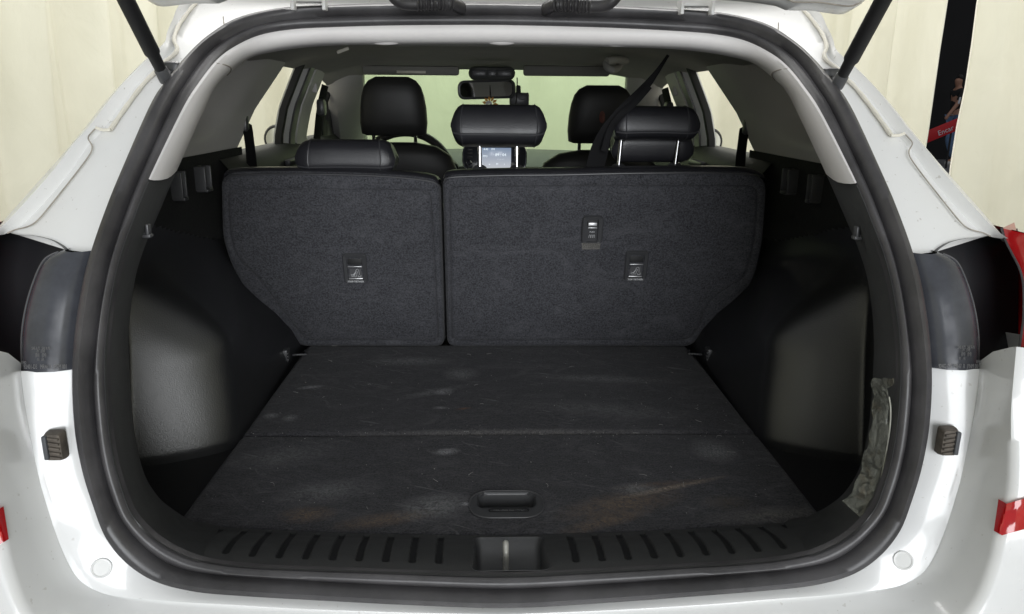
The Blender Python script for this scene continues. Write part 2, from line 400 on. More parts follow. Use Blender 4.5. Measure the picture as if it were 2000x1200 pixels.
# ---- opening stations: seal outer edge A, bead B, inner edge C, trim inner edge D
ST = [  # A, B, C, D   (left half of the opening, bottom centre to top centre)
 ((978,1180),(978,1153),(978,1127),(978,1046)), ((800,1174),(800,1147),(805,1122),(805,1044)),
 ((640,1166),(645,1139),(660,1117),(660,1041)), ((480,1157),(490,1130),(510,1111),(530,1035)),
 ((383,1148),(402,1122),(422,1102),(455,1031)), ((307,1127),(333,1106),(364,1087),(402,1026)),
 ((253,1093),(280,1070),(307,1056),(368,1014)), ((215,1047),(238,1020),(261,1010),(335,993)),
 ((192,989),(215,970),(240,962),(307,968)), ((169,920),(197,905),(223,905),(280,920)),
 ((153,836),(186,836),(212,836),(262,838)), ((148,740),(180,740),(205,740),(254,740)),
 ((153,650),(188,650),(208,650),(252,650)), ((168,556),(202,560),(222,556),(262,556)),
 ((186,490),(219,488),(239,490),(280,490)), ((212,415),(243,417),(263,425),(308,422)),
 ((240,345),(270,348),(292,353),(345,335)), ((300,207),(330,212),(358,218),(394,226)),
 ((332,163),(358,163),(391,165),(420,172)), ((367,122),(394,112),(428,118),(448,143)),
 ((410,80),(432,80),(465,90),(488,114)), ((467,43),(484,55),(512,69),(540,101)),
 ((550,24),(553,38),(572,59),(600,93)), ((640,19),(640,31),(650,55),(670,89)),
 ((760,15),(760,28),(760,52),(765,88)), ((870,14),(870,27),(870,51),(870,87)), ((972,14),(972,27),(972,51),(972,87))]
A3 = [PO(*s[0], 0.012) for s in ST]; B3 = [PO(*s[1], 0.004) for s in ST]; C3 = [PO(*s[2], 0.006 + 0.030 * sstep(i, 17, 22)) for i, s in enumerate(ST)]
D3 = []
for i, s in enumerate(ST):
    if i <= 6: D3.append(PZ(*s[3], 0.703))
    else: D3.append(PO(*s[3], {7: 0.165, 8: 0.15}.get(i, 0.13 if i < 17 else 0.125)))
for L_ in (A3, B3, C3, D3): L_[0].x = 0; L_[-1].x = 0
def curve(L_):
    full = [mir(p) for p in reversed(L_[1:])] + L_            # index 26 = bottom centre; > 26 = left side
    full = full + [mir(p) for p in reversed(L_[:-1])]
    return lambda s: crom(full, s + 26)
cA, cB, cC, cD = map(curve, (A3, B3, C3, D3))
NS = 320
def sfull(k, n=NS): return -26 + 52 * k / n

# ---- weatherstrip
rows = []
for t, kind, off in ((0, 'a', 0.02), (0.0, 'a', 0.0), (0.12, 'ab', -0.013), (0.35, 'ab', -0.020), (0.65, 'ab', -0.019), (0.88, 'ab', -0.010), (1.0, 'ab', 0.004),
                     (0.1, 'bc', 0.004), (0.2, 'bc', -0.003), (0.5, 'bc', -0.007), (0.8, 'bc', -0.006), (0.95, 'bc', 0.002), (1.0, 'bc', 0.012)):
    r = []
    for k in range(NS + 1):
        s = sfull(k); a, b, c = cA(s), cB(s), cC(s)
        p = a if kind == 'a' else (lerp(a, b, t) if kind == 'ab' else lerp(b, c, t))
        # push along the opening normal (towards the viewer side)
        sl = (Yo(p.z + 0.01) - Yo(p.z - 0.01)) / 0.02
        nrm = Vector((0, -1, min(sl, 0.45))).normalized()
        r.append(p - nrm * off)
    rows.append(r)
mb = MB(); mb.loft(rows); mb.build('weatherstrip', M['rubber'], car, 60)

# ---- trim ring: black lower part (sides), grey garnish (upper part), sill plate (bottom)
def ring_rows(s0, s1, n, ts, bulge):
    rows = []
    for t, bl in zip(ts, bulge):
        r = []
        for k in range(n + 1):
            s = lerp(s0, s1, k / n); c, d = cC(s), cD(s)
            p = lerp(c, d, t); inw = (Vector((0, p.y, 1.05)) - p); inw.y = 0; inw.normalize()
            r.append(p + (inw * 0.55 + Vector((0, -0.85, 0))) * bl)
        rows.append(r)
    return rows
SEAM = 4.45
blk = MB()
rw = ring_rows(SEAM, 15.98, 120, [-0.06, 0, .15, .35, .55, .75, .9, 1.0], [-0.012, 0.0, .006, .010, .012, .010, .005, 0])
last = [p + Vector((-0.02 if p.x < 0 else 0.02, 0.02, -0.005)) for p in rw[-1]]
outw = [Vector((-0.70, p.y + 0.05, min(max(p.z, 0.66), 1.2))) if i > 25 else p + Vector((0, 0.004, -0.06)) for i, p in enumerate(rw[-1])]
blk.loft(rw + [last, outw])
mblk = blk.mirror(); blk.build('opening_trim', M['trim'], car, 50); mblk.build('opening_trim', M['trim'], car, 50)
gar = MB()
rw = ring_rows(16.02, 36 - 0.02, 200, [-0.06, 0, .12, .3, .5, .68, .84, .95, 1.0], [-0.010, 0.002, .010, .017, .020, .016, .009, .003, 0])
last = [p + Vector((p.x * 0.03, 0.02, 0.012 if p.z > 1.38 else 0)) for p in rw[-1]]
outw = [Vector((p.x * (1.22 if p.z < 1.40 else 1.05), p.y + 0.06, p.z + (0.03 if p.z > 1.38 else 0.0))) for p in rw[-1]]
gar.loft(rw + [last, outw])
go = gar.build('pillar_garnish', M['grey_trim'], car, 50)
# seams in the garnish where pillar and roof pieces meet, oval fastener caps
for sgn in (1, -1):
    s = 18.85
    pts = []
    for t in np.linspace(0, 1, 12):
        rr = ring_rows(s + 0.35 * math.sin(t * 3.1), s + 1, 1, [t], [.020 * math.sin(math.pi * min(1, t * 1.0)) + 0.0008])[0][0]
        pts.append(rr if sgn > 0 else mir(rr))
    MB().tube(pts, 0.0011, 6).build('garnish_seam', M['gap'], go)
for px, py in ((752, 81), (980, 81), (1206, 84)):
    p = PO(px, py, 0.088); o = MB()
    rws = [[p + Vector((rad * 0.026 * math.cos(a), 0.004 - h, rad * 0.006 * math.sin(a) + 0.0)) for a in np.linspace(0, 2 * math.pi, 20, endpoint=False)] for rad, h in ((1.0, 0), (0.8, 0.004), (0.4, 0.006), (0.05, 0.0065))]
    o.loft(rws, True, caps=True); o.build('fastener_cap', M['grey_trim'], go)

# sill plate with moulded grooves and the striker pocket
NX, NV = 760, 60
X0s = [0.088 + 0.0338 * k for k in range(10)]
def plate_xv():
    rows, fm = [], []
    sgrid = [lerp(-SEAM, SEAM, i / NX) for i in range(NX + 1)]
    base = [(cC(s), cD(s)) for s in sgrid]
    for j in range(NV + 1):
        v = j / NV; row = []
        for (c, d) in base:
            p = lerp(c, d, v) + Vector((0, 0, 0.007 * math.sin(math.pi * min(1, v * 1.15)) if v < .87 else 0.007 * math.sin(math.pi * min(1, v * 1.15))))
            dz = 0.0
            ax = abs(p.x) / (1 + 0.09 * v)
            for x0 in X0s:
                dx = abs(ax - x0)
                if dx < 0.008:
                    e = 0.0045 - dx
                    if v < 0.22: e = 0.0045 - math.hypot(dx, (0.22 - v) * 0.17)
                    dz = max(dz, 0.0030 * sstep(e, -0.0008, 0.0008) * (1 - sstep(v, .93, .985)))
            row.append(p - Vector((0, 0, dz))); fm.append(dz)
        rows.append(row)
    return rows, fm
rows, dzs = plate_xv()
pl = MB(); pl.loft(rows)
def in_pocket(x, v, grow=0.0):
    qx = abs(x - 0.004) - (0.052 - 0.012); qv = abs(v - 0.50) * 0.17 - (0.43 * 0.17 - 0.012)
    return math.hypot(max(qx, 0), max(qv, 0)) + min(max(qx, qv), 0) - 0.012 < grow
keep = []
for f in pl.f:
    x = sum(pl.v[i].x for i in f) / 4; v = sum(i // (NX + 1) for i in f) / 4 / NV
    if not in_pocket(x, v, -0.0015): keep.append(f)
pl.f = keep; pl.m = [0] * len(keep)
n1 = NX + 1
for fi, f in enumerate(pl.f):
    q = [dzs[i] for i in f]; a = sum(q) / 4
    pl.m[fi] = 1 if 0.0018 < a < 0.0046 else 0
pl.loft([rows[-1], [p + Vector((0, 0.003, -0.05)) for p in rows[-1]]])
sill = pl.build('sill_plate', M['trim'], car, 50, mats=[M['trim'], M['groove']])
def plate_pt(x, v):
    s_ = -x / 0.19
    for _ in range(12): s_ += (lerp(cC(s_), cD(s_), v).x - x) / 0.19 * 0.8
    p = lerp(cC(s_), cD(s_), v); return Vector((x, p.y, p.z + 0.007 * math.sin(math.pi * min(1, v * 1.15))))
pk = MB(); pr = []
for sx_, v0, v1, dz, rr_ in ((.104, .070, .930, .0008, .012), (.1030, .075, .925, .0012, .012), (.099, .10, .905, -.002, .0115), (.096, .115, .88, -.010, .011), (.092, .125, .70, -.034, .011), (.088, .14, .62, -.046, .010), (.082, .17, .56, -.049, .008), (.03, .30, .42, -.050, .003)):
    hv = (v1 - v0) * .17; ring_ = []
    for x_, y_ in rrect(sx_, hv, min(rr_, hv * .45), 6):
        q_ = plate_pt(0.004 + x_, (v0 + v1) / 2 + y_ / .17); ring_.append(q_ + Vector((0, 0, dz)))
    pr.append(ring_)
pk.loft(pr, True, caps=False); pk.put(pr[-1], [tuple(range(28))])
pk.build('striker_pocket', M['clip'], sill, 45)
# striker loop
b0 = PZ(988, 1117, 0.690); st = MB()
top = b0.z + 0.036
loop = [Vector((b0.x, b0.y, b0.z - 0.03)), Vector((b0.x, b0.y + 0.001, top - 0.012))]
loop += [Vector((b0.x, b0.y + 0.012 - 0.012 * math.cos(a), top - 0.012 + 0.012 * math.sin(a))) for a in np.linspace(0.2, math.pi - 0.2, 8)]
loop += [Vector((b0.x, b0.y + 0.024, top - 0.012)), Vector((b0.x, b0.y + 0.024, b0.z - 0.03))]
st.tube(loop, 0.0042, 12); st.build('striker', M['steel'], sill)
# grit collected in the pocket
gr = MB(); rnd = random.Random(4)
for _ in range(70):
    x = rnd.uniform(-0.036, 0.044); p = PZ(988 + x / 1.06 * 1500, rnd.gauss(1105, 2.0), 0.677); r = rnd.uniform(0.0004, 0.0011)
    gr.box(p, (r * 2, r * 2, r * 1.5), rot=Matrix.Rotation(rnd.uniform(0, 3), 3, 'Z'))
tag(gr.build('grit', M['dust'], sill), kind='stuff')

# ---- cargo floor
fcarp = []
def stn(px, py, rx, ry, ang, c, s, ns): fcarp.append((tuple(PZ(px, py, 0.70)), rx, ry, ang, c, s, ns))
BR = (0.19, 0.135, 0.095); GY = (0.28, 0.28, 0.29); LG = (0.48, 0.48, 0.50)
stn(1215, 985, 0.13, 0.045, 0.35, BR, 0.9, 60); stn(1310, 952, 0.13, 0.010, 0.36, (0.34, 0.27, 0.21), 1.0, 120)
stn(1180, 1020, 0.09, 0.02, 0.4, BR, 0.9, 60); stn(1290, 945, 0.10, 0.012, 0.18, (0.15, 0.10, 0.07), 0.8, 100)
stn(600, 1005, 0.05, 0.03, 0.1, BR, 1.0, 70); stn(750, 1015, 0.09, 0.025, 0.25, BR, 1.0, 70); stn(1420, 980, 0.05, 0.03, 0, (0.10, 0.08, 0.06), 0.7, 60)
stn(850, 990, 0.07, 0.05, 0.5, GY, 0.8, 40); stn(850, 765, 0.10, 0.022, 0.5, GY, 0.6, 60); stn(868, 766, 0.025, 0.02, 0.3, LG, 0.9, 90)
stn(872, 882, 0.03, 0.018, 0.1, LG, 0.9, 120); stn(606, 757, 0.035, 0.012, 0.35, LG, 0.8, 120); stn(530, 812, 0.02, 0.018, 0, LG, 0.6, 100)
stn(567, 816, 0.02, 0.02, 0, LG, 0.5, 100); stn(800, 705, 0.12, 0.04, 0, GY, 0.7, 90); stn(900, 730, 0.05, 0.05, 0, GY, 0.8, 110)
stn(905, 799, 0.022, 0.007, 0.3, (0.24, 0.11, 0.05), 0.9, 70); stn(860, 797, 0.02, 0.01, 0, LG, 0.6, 110)
stn(1000, 845, 0.42, 0.018, 0, (0.20, 0.19, 0.185), 0.8, 150); stn(1240, 955, 0.05, 0.025, 0.1, GY, 0.8, 60); stn(1395, 880, 0.05, 0.06, 0.2, LG, 0.45, 160)
stn(1180, 740, 0.2, 0.03, -0.1, GY, 0.55, 60); stn(1180, 800, 0.22, 0.05, -0.2, GY, 0.35, 50); stn(640, 960, 0.10, 0.05, 0.3, GY, 0.5, 70)
stn(1500, 1005, 0.12, 0.03, 0.1, (0.19, 0.18, 0.17), 0.9, 130); stn(560, 890, 0.12, 0.06, 0.4, GY, 0.35, 60); stn(910, 985, 0.012, 0.008, 0, LG, 0.9, 200)
M['floor_carpet'] = carpet('cargo_carpet', (0.046, 0.0456, 0.052), (0.125, 0.123, 0.130), 300, fcarp)
M['seat_carpet'] = carpet('seat_back_carpet', (0.062, 0.063, 0.071), (0.120, 0.121, 0.132), 260)
YB = 1.93
crY = PZ(980, 848, 0.70).y
hx0, hx1, hy0, hy1 = -0.050, 0.058, PZ(988, 1010, .70).y, PZ(988, 967, .70).y
HCY = (PZ(988, 1015, .7).y + PZ(988, 962, .7).y) / 2; HH = PZ(988, 962, .7).y - PZ(988, 1015, .7).y
def floor_panel(y_of_front, y_back, nY, hole, name, parent):
    NXf = 260; mbf = MB(); idx = {}; V = []; Fc = []
    ss = [lerp(-6.6, 6.6, i / NXf) for i in range(NXf + 1)]
    for j in range(nY + 1):
        for i in range(NXf + 1):
            d = cD(ss[i]); X = max(-0.503, min(0.503, d.x)); 
            x = 0.503 * (i / NXf * 2 - 1) * -1
            yf = y_of_front(x); y = lerp(yf, y_back, j / nY)
            z = 0.700
            e = y - yf
            if e < 0.012: z -= 0.007 * (1 - math.sqrt(max(0, 1 - (1 - e / 0.012) ** 2)))
            if abs(y - y_back) < 0.006: z -= 0.003 * (1 - abs(y - y_back) / 0.006)
            ex = 0.503 - abs(x)
            if ex < 0.008: z -= 0.006 * (1 - ex / 0.008)
            z += 0.0007 * math.sin(x * 9 + 1) + 0.0006 * math.sin(y * 14 + x * 5)
            V.append((x, y, z))
    for j in range(nY):
        for i in range(NXf):
            a = j * (NXf + 1) + i; q = (a, a + 1, a + NXf + 2, a + NXf + 1)
            cx = sum(V[k][0] for k in q) / 4; cy = sum(V[k][1] for k in q) / 4
            if hole:
                qx = abs(cx - (hx0 + hx1) / 2) - (0.059 - 0.034); qy = abs(cy - HCY) - (HH / 2 - 0.034)
                if math.hypot(max(qx, 0), max(qy, 0)) + min(max(qx, qy), 0) - 0.034 < -0.0065: continue
            Fc.append(q)
    mbf.put(V, Fc)
    edge = [(i) for i in range(NXf + 1)]
    mbf.loft([[Vector(V[i]) for i in edge], [Vector(V[i]) + Vector((0, 0.002, -0.03)) for i in edge]])
    for i in (0, NXf):
        c = [Vector(V[j * (NXf + 1) + i]) for j in range(nY + 1)]
        mbf.loft([c, [p + Vector((0, 0, -0.03)) for p in c]])
    return mbf.build(name, M['floor_carpet'], parent, 50)
_fx = sorted([(cD(s).x, cD(s).y) for s in np.linspace(-6.9, 6.9, 140)])
_fxx = [a for a, b in _fx]; _fyy = [b for a, b in _fx]
front_y = lambda x: float(np.interp(x, _fxx, _fyy)) + 0.004
fl_main = floor_panel(front_y, crY - 0.0008, 130, True, 'cargo_floor', car)
floor_panel(lambda x: crY + 0.0008, YB + 0.02, 50, False, 'hinged_panel', fl_main)
li = MB(); rnd = random.Random(21)
for _ in range(240):
    x = rnd.uniform(-.49, .49); y = rnd.uniform(1.07, 1.91)
    if rnd.random() < .35: y = rnd.gauss(crY, .02)
    if abs(x) < .07 and 1.04 < y < 1.17: continue
    r = rnd.uniform(.0003, .0008); li.box((x, y, .7015), (r * rnd.uniform(1, 3), r * 1.6, r), rot=Matrix.Rotation(rnd.uniform(0, 3.1), 3, 'Z'))
for _ in range(34):
    x = rnd.uniform(-.47, .47); y = rnd.uniform(1.08, 1.88); a = rnd.uniform(0, 6.28); L_ = rnd.uniform(.006, .016); cv_ = rnd.uniform(-1, 1)
    if abs(x) < .07 and y < 1.17: continue
    li.tube([Vector((x + math.cos(a + cv_ * t) * L_ * t, y + math.sin(a + cv_ * t) * L_ * t, .7022 + .001 * math.sin(3 * t))) for t in (0, .35, .7, 1)], .00035, 4)
tag(li.build('lint', mat('lint', (0.36, 0.35, 0.34), .95, var=.4, vscale=90), fl_main), kind='stuff')
# under-floor tray to both sides of the board
tr = MB()
tr.put([(-0.72, 1.0, 0.684), (-0.45, 1.0, 0.684), (-0.45, 2.1, 0.684), (-0.72, 2.1, 0.684)], [(0, 1, 2, 3)])
tr.put([(-0.45, 1.0, 0.664), (0.45, 1.0, 0.664), (0.45, 2.7, 0.664), (-0.45, 2.7, 0.664)], [(0, 1, 2, 3)])
tr.put([(0.72, 1.0, 0.684), (0.45, 1.0, 0.684), (0.45, 2.1, 0.684), (0.72, 2.1, 0.684)], [(0, 1, 2, 3)])
tr.build('side_tray', M['matt_black'], car)
# floor handle
hc = Vector(((hx0 + hx1) / 2, (PZ(988, 1015, .7).y + PZ(988, 962, .7).y) / 2, 0.7005))
hw, hh = 0.118, PZ(988, 962, .7).y - PZ(988, 1015, .7).y
hd = MB()
def ringz(w_, h_, r, z, dy=0): return [hc + Vector((x, y + dy, z)) for x, y in rrect(w_, h_, r, 8)]
grip_dy = hh * 0.13
hd.loft([ringz(hw, hh, 0.034, -0.002), ringz(hw - .002, hh - .002, 0.033, 0.0028), ringz(hw - .008, hh - .008, 0.030, 0.0036),
         ringz(hw - .022, hh * .60, 0.014, 0.0030, grip_dy), ringz(hw - .027, hh * .55, 0.012, -0.002, grip_dy), ringz(hw - .030, hh * .50, 0.012, -0.024, grip_dy + .004)], True)
hd.put(ringz(hw - .030, hh * .50, 0.012, -0.024, grip_dy + .004), [tuple(range(36))])
ho = hd.build('floor_handle', M['clip'], fl_main, 50)
MB().tube([hc + Vector((x, y, .0026)) for x, y in rrect(hw, hh, .034, 8) + rrect(hw, hh, .034, 8)[:1]], .0011, 6, caps=False).build('rim_highlight', M['rim_highlight'], ho)  # lighter tube drawn round the bezel as its rim highlight
lp = MB(); lc = hc + Vector((0.003, -hh * 0.265, 0.0036))
lp.loft([[lc + Vector((x, y, z)) for x, y in rrect(w_, h_, h_ / 2 - .0002, 5)] for w_, h_, z in ((0.064, .0085, -.0005), (0.064, .0085, .0009), (0.0615, .0062, .0009), (0.0615, .0062, -.0003))], True)
lp.build('label_plate', M['groove'], ho)
text_mb('MAX. LOAD 80kg (176 lbs)', 0.0054, lc + Vector((0, 0, 0.0004)), Vector((1, 0, 0)), Vector((0, 1, 0)), sx=0.80).build('lettering', M['grey_mark'], ho)

# ---- quarter trims (black, below the belt line) with the wheel-house bulge
def Wbase(z): return float(np.interp(z, [0.6, 0.9, 1.1, 1.2, 1.3, 1.43, 1.5], [0.660, 0.672, 0.692, 0.700, 0.675, 0.615, 0.56]))
_oz = sorted([(PO(px, py, .035).z, abs(PO(px, py, .035).x), PO(px, py, .035).y) for px, py in ((0, 440), (33, 402), (117, 308), (173, 241), (233, 168), (293, 108), (333, 63), (356, 10))])
def shell(Y, z):
    ox = float(np.interp(z, [a[0] for a in _oz], [a[1] for a in _oz])); oy = float(np.interp(z, [a[0] for a in _oz], [a[2] for a in _oz]))
    return ox + 0.36 * max(0, Y - oy) - 0.035
def Wall(Y, z):
    wb = Wbase(z)
    f = sstep(Y, 1.42, 1.90)
    wr = 0.502 + 0.02 * sstep(z, 0.70, 0.9) + (wb - 0.522) * sstep(z, 0.86, 1.06)          # tall rear end of the wheel house
    wf = float(np.interp(z, [0.70, 0.75, 0.80, 0.84, 0.88, 0.95, 1.05, 1.12], [0.515, 0.533, 0.567, 0.605, 0.637, 0.664, 0.685, 0.694]))                          # sloping end at the seat
    wh = wr + (wf - wr) * f
    y0 = 1.275 + 0.30 * max(0, z - 0.70)
    k = math.sin(min(1, max(0, (Y - y0) / 0.105)) * math.pi / 2)
    r = wb - (wb - wh) * k
    return min(r, shell(Y, z)) if z > 1.05 else r
def wallgrid(y0, y1, ny, z0, z1, nz, fn):
    return [[Vector((-fn(lerp(y0, y1, j / ny), lerp(z0, z1, i / nz)), lerp(y0, y1, j / ny), lerp(z0, z1, i / nz))) for j in range(ny + 1)] for i in range(nz + 1)]
for sg in (1, -1):
    q = MB(); YS = list(np.linspace(0, .15, 8)[:-1]) + list(np.linspace(.15, .45, 110)[:-1]) + list(np.linspace(.45, 1.14, 70))
    q.loft([[Vector((-Wall(y, z), y, z)) for y in [lerp(max(1.0, Yo(z) + .13), 2.14, u / 1.14) if z > 1.05 else 1.0 + u for u in YS]] for z in np.linspace(.675, 1.202, 90)])
    q.m = [1 if sum(q.v[i].z for i in f) / 4 > 1.0 + 0.10 * sstep(sum(q.v[i].y for i in f) / 4, 1.9, 1.4) else 0 for f in q.f]
    if sg < 0: q = q.mirror()
    qo = q.build('quarter_trim', M['side_trim'], car, 60, mats=[M['side_trim'], M['felt']])
    def side(p): return p if sg > 0 else mir(p)
    # parcel-shelf slots under the belt line
    for (px, py, w_, h_) in ((395, 348, 0.030, 0.055), (347, 362, 0.018, 0.058)):
        d = ray(px, py); 
        p = PX(px, py, -0.685); s_ = MB()
        for dx in (-1, 1):
            s_.box(p + Vector((0, dx * w_ * 0.62, 0)), (0.030, 0.006, h_), 0.002)
        s_.box(p + Vector((0.0, 0, -h_ / 2)), (0.034, w_ * 1.2, 0.007), 0.002)
        s_.box(p + Vector((-0.008, 0, 0)), (0.006, w_ * 1.2, h_), 0.001)
        if sg < 0: s_ = s_.mirror()
        s_.build('shelf_clip', M['clip'], qo)
    # bag hook on the trim ring
    p = PO(272, 451, 0.070); h_ = MB()
    h_.box(p, (0.020, 0.016, 0.017), 0.004); h_.box(p + Vector((0.012, -0.004, -0.006)), (0.012, 0.012, 0.005), 0.002); h_.box(p + Vector((0.014, -0.004, 0.002)), (0.004, 0.011, 0.016), 0.0015)
    if sg < 0: h_ = h_.mirror()
    h_.build('bag_hook', M['clip'], qo)
    # seat striker bolt and tie-down fitting near the seat foot
    p = PY(446, 528, 1.86); b_ = MB(); b_.tube([p + Vector((-0.03, 0, 0)), p], 0.006, 10)
    if sg < 0: b_ = b_.mirror()
    b_.build('seat_latch_bolt', M['steel'], qo)
    p = PY(558, 694, 1.80); b_ = MB()
    b_.box(p, (0.016, 0.030, 0.034), 0.004)
    for dz in (-.008, 0, .008): b_.box(p + Vector((0.007, -0.004, dz)), (0.006, 0.022, 0.003), 0.001)
    if sg < 0: b_ = b_.mirror()
    b_.build('tie_down_fitting', M['clip'], qo)
    p = PZ(583, 690, 0.705); b_ = MB(); b_.tube([p + Vector((-0.018, -0.02, 0)), p + Vector((0.0, -0.026, 0.004)), p + Vector((0.022, -0.016, 0.002)), p + Vector((0.012, 0.02, 0))], 0.0028, 8)
    if sg < 0: b_ = b_.mirror()
    b_.build('tie_down_ring', M['clip'], qo)

# ---- upper side trims, pillars, doors and glass
def win_rear_edge(z): return lerp(2.11, 2.36, (z - 1.19) / 0.24)
for sg in (1, -1):
    q = MB(); rws = []
    for i in range(31):
        z = lerp(1.2, 1.47, i / 30); r = []
        ye = win_rear_edge(min(z, 1.43)) if z <= 1.43 else 2.33 + (z - 1.43) * 2
        for j in range(61):
            y = lerp(Yo(z) + 0.165, ye, j / 60)
            dish = 0.075 * (sstep(y, 1.30 + 0.25 * max(0, 1.30 - z), 1.58) - 1.0 * sstep(y, ye - 0.50, ye - 0.14)) * sstep(z, 1.225, 1.30)
            r.append(Vector((-min(Wbase(z) + dish, shell(y, z)), y, z)))
        rws.append(r)
    # returning edge at the window
    q.loft(rws); q.loft([[r[-1] for r in rws], [r[-1] + Vector((-0.05, 0.015, 0)) for r in rws]])
    if sg < 0: q = q.mirror()
    q.build('rear_pillar_trim', M['grey_trim'], car, 50)
    # doors
    def strip(y0, y1, z0, z1, inset, nz=10, lean=0.0, thick=0.02, out=0.0):
        s = MB(); o = []; i_ = []
        for k in range(nz + 1):
            z = lerp(z0, z1, k / nz); wv = Wbase(z) - inset; dy = lean * (z - z0)
            o.append([Vector((-wv - thick, y0 + dy, z)), Vector((-wv - out, y0 + dy, z)), Vector((-wv + .004 - out / 2, (y0 + y1) / 2 + dy, z)), Vector((-wv, y1 + dy, z)), Vector((-wv - thick, y1 + dy, z))])
        s.loft(o); return s
    def emit(s, name, mt, parent):
        if sg < 0: s = s.mirror()
        return s.build(name, mt, parent, 35)
    zs, zt = 1.186, 1.46
    door = MB()
    prof = [(0.62, 0.60), (0.66, 0.9), (0.655, 1.08), (0.665, 1.15), (0.69, 1.18), (0.715, 1.187), (0.74, 1.187)]
    door.loft([[Vector((-x, 1.95, z)) for x, z in prof], [Vector((-x, 2.5, z)) for x, z in prof], [Vector((-x, 2.78, z)) for x, z in prof]])
    dr = emit(door, 'rear_door', M['dash'], car)
    emit(MB().box((-0.652, 2.52, 1.135), (0.018, 0.16, 0.02), 0.006), 'door_pull', M['clip'], dr)
    emit(strip(2.545, 2.57, zs, zt, 0.004), 'window_seal', M['matt_black'], dr)
    emit(strip(2.60, 2.66, zs - .03, zt, 0.0, out=.035), 'door_frame', M['paint_dull'], dr)
    emit(strip(2.662, 2.725, zs - .03, zt, 0.006), 'door_seal', M['rubber'], dr)
    wn = MB(); wn.loft([[Vector((-(Wbase(z) + 0.025), y, z)) for y in np.linspace(2.05, 2.62, 6)] for z in np.linspace(1.17, 1.46, 8)])
    emit(wn, 'door_window', M['side_glass'], dr)
    emit(strip(2.73, 2.885, zs - .1, zt, 0.010, thick=.05), 'middle_pillar_trim', M['grey_trim'], car)
    door = MB(); door.loft([[Vector((-x, 2.80, z)) for x, z in prof], [Vector((-x, 3.7, z)) for x, z in prof]])
    df = emit(door, 'front_door', M['dash'], car)
    wn = MB(); wn.loft([[Vector((-(Wbase(z) + 0.025), y, z)) for y in np.linspace(2.89, 3.5, 6)] for z in np.linspace(1.17, 1.46, 8)])
    emit(wn, 'door_window', M['side_glass'], df)
    emit(strip(3.19, 3.215, zs, zt, 0.004, lean=-0.35), 'window_seal', M['matt_black'], df)
    emit(strip(3.25, 3.31, zs + .02, zt, 0.0, lean=-0.35, out=.035), 'door_frame', M['paint_dull'], df)
    emit(strip(3.315, 3.45, zs - .12, zt, 0.004, lean=-0.30), 'door_seal', M['rubber'], df)
    emit(strip(3.18, 3.36, zs - .12, zs + .06, 0.0), 'mirror_sail', M['matt_black'], df)
    # door mirror outside the front door
    dm = MB(); mc_ = Vector((-0.900, 3.30, 1.165))
    dm.loft([[mc_ + Vector((.058 * math.cos(t) * k, dy, .060 * math.sin(t) * k)) for t in np.linspace(0, 6.283, 24, endpoint=False)] for k, dy in ((.9, -.03), (1, -.02), (1, .02), (.8, .06), (.3, .08))], True, caps=True)
    dm.box(mc_ + Vector((.15, .02, -.04)), (.14, .03, .04), .01)
    dmo = emit(dm, 'door_mirror', M['matt_black'], df)
    emit(MB().loft([[mc_ + Vector((.046 * math.cos(t) * k, -.032, .047 * math.sin(t) * k)) for t in np.linspace(0, 6.283, 24, endpoint=False)] for k in (1, .02)], True), 'door_mirror_glass', M['mirror'], df)
    # front pillar trim
    fp = MB()
    t0 = Vector((-0.50, 3.02, 1.435)); t1 = Vector((-0.60, 2.98, 1.43)); b0_ = Vector((-0.605, 3.72, 1.09)); b1_ = Vector((-0.69, 3.55, 1.09))
    fp.loft([[lerp(t0, b0_, k / 8) + Vector((0, .05, 0)), lerp(t0, b0_, k / 8), lerp(lerp(t0, b0_, k / 8), lerp(t1, b1_, k / 8), .5) + Vector((.006, -.02, 0)), lerp(t1, b1_, k / 8), lerp(t1, b1_, k / 8) + Vector((-.04, .03, 0))] for k in range(9)])
    emit(fp, 'front_pillar_trim', M['grey_trim'], car)
    # coat hook on the middle pillar
    p = PX(615, 172, -0.63); emit(MB().box(p, (0.02, 0.022, 0.034), 0.008), 'coat_hook', M['grey_trim'], car)

# headliner
def hz(x, y):
    z = float(np.interp(y, [1.40, 1.6, 2.0, 2.6, 2.9, 3.06], [1.462, 1.474, 1.484, 1.482, 1.466, 1.440])) - 0.055 * (abs(x) / 0.62) ** 4
    dd = max(abs(x) - 0.30, abs(y - 1.95) - 0.44)
    return z + 0.022 * sstep(-dd, -0.004, 0.012)
hl = MB(); hl.loft([[Vector((x, y, hz(x, y))) for x in np.linspace(-0.64, 0.64, 120)] for y in np.linspace(1.46, 3.06, 110)])
hlo = hl.build('headliner', M['headliner'], car, 60)
# roof skin above, so that no light leaks in
rhw = lambda y: min(0.68, 0.515 + 0.34 * max(0, y - 1.45))
rz = lambda y: 1.57 - 0.03 * max(0, y - 2.6) ** 1.5 - 0.12 * sstep(y, 2.9, 3.2)
RYS = list(np.linspace(1.50, 3.2, 18)); rf = MB()
rf.loft([[Vector((x * rhw(y), y, rz(y) + 0.03 * (1 - x * x))) for x in np.linspace(-1, 1, 20)] for y in RYS])
for s in (1, -1):
    rf.loft([[Vector((s * rhw(y), y, rz(y))) for y in RYS], [Vector((s * (rhw(y) - .03), y, 1.455)) for y in RYS]])
rf.build('roof', M['paint'], car)
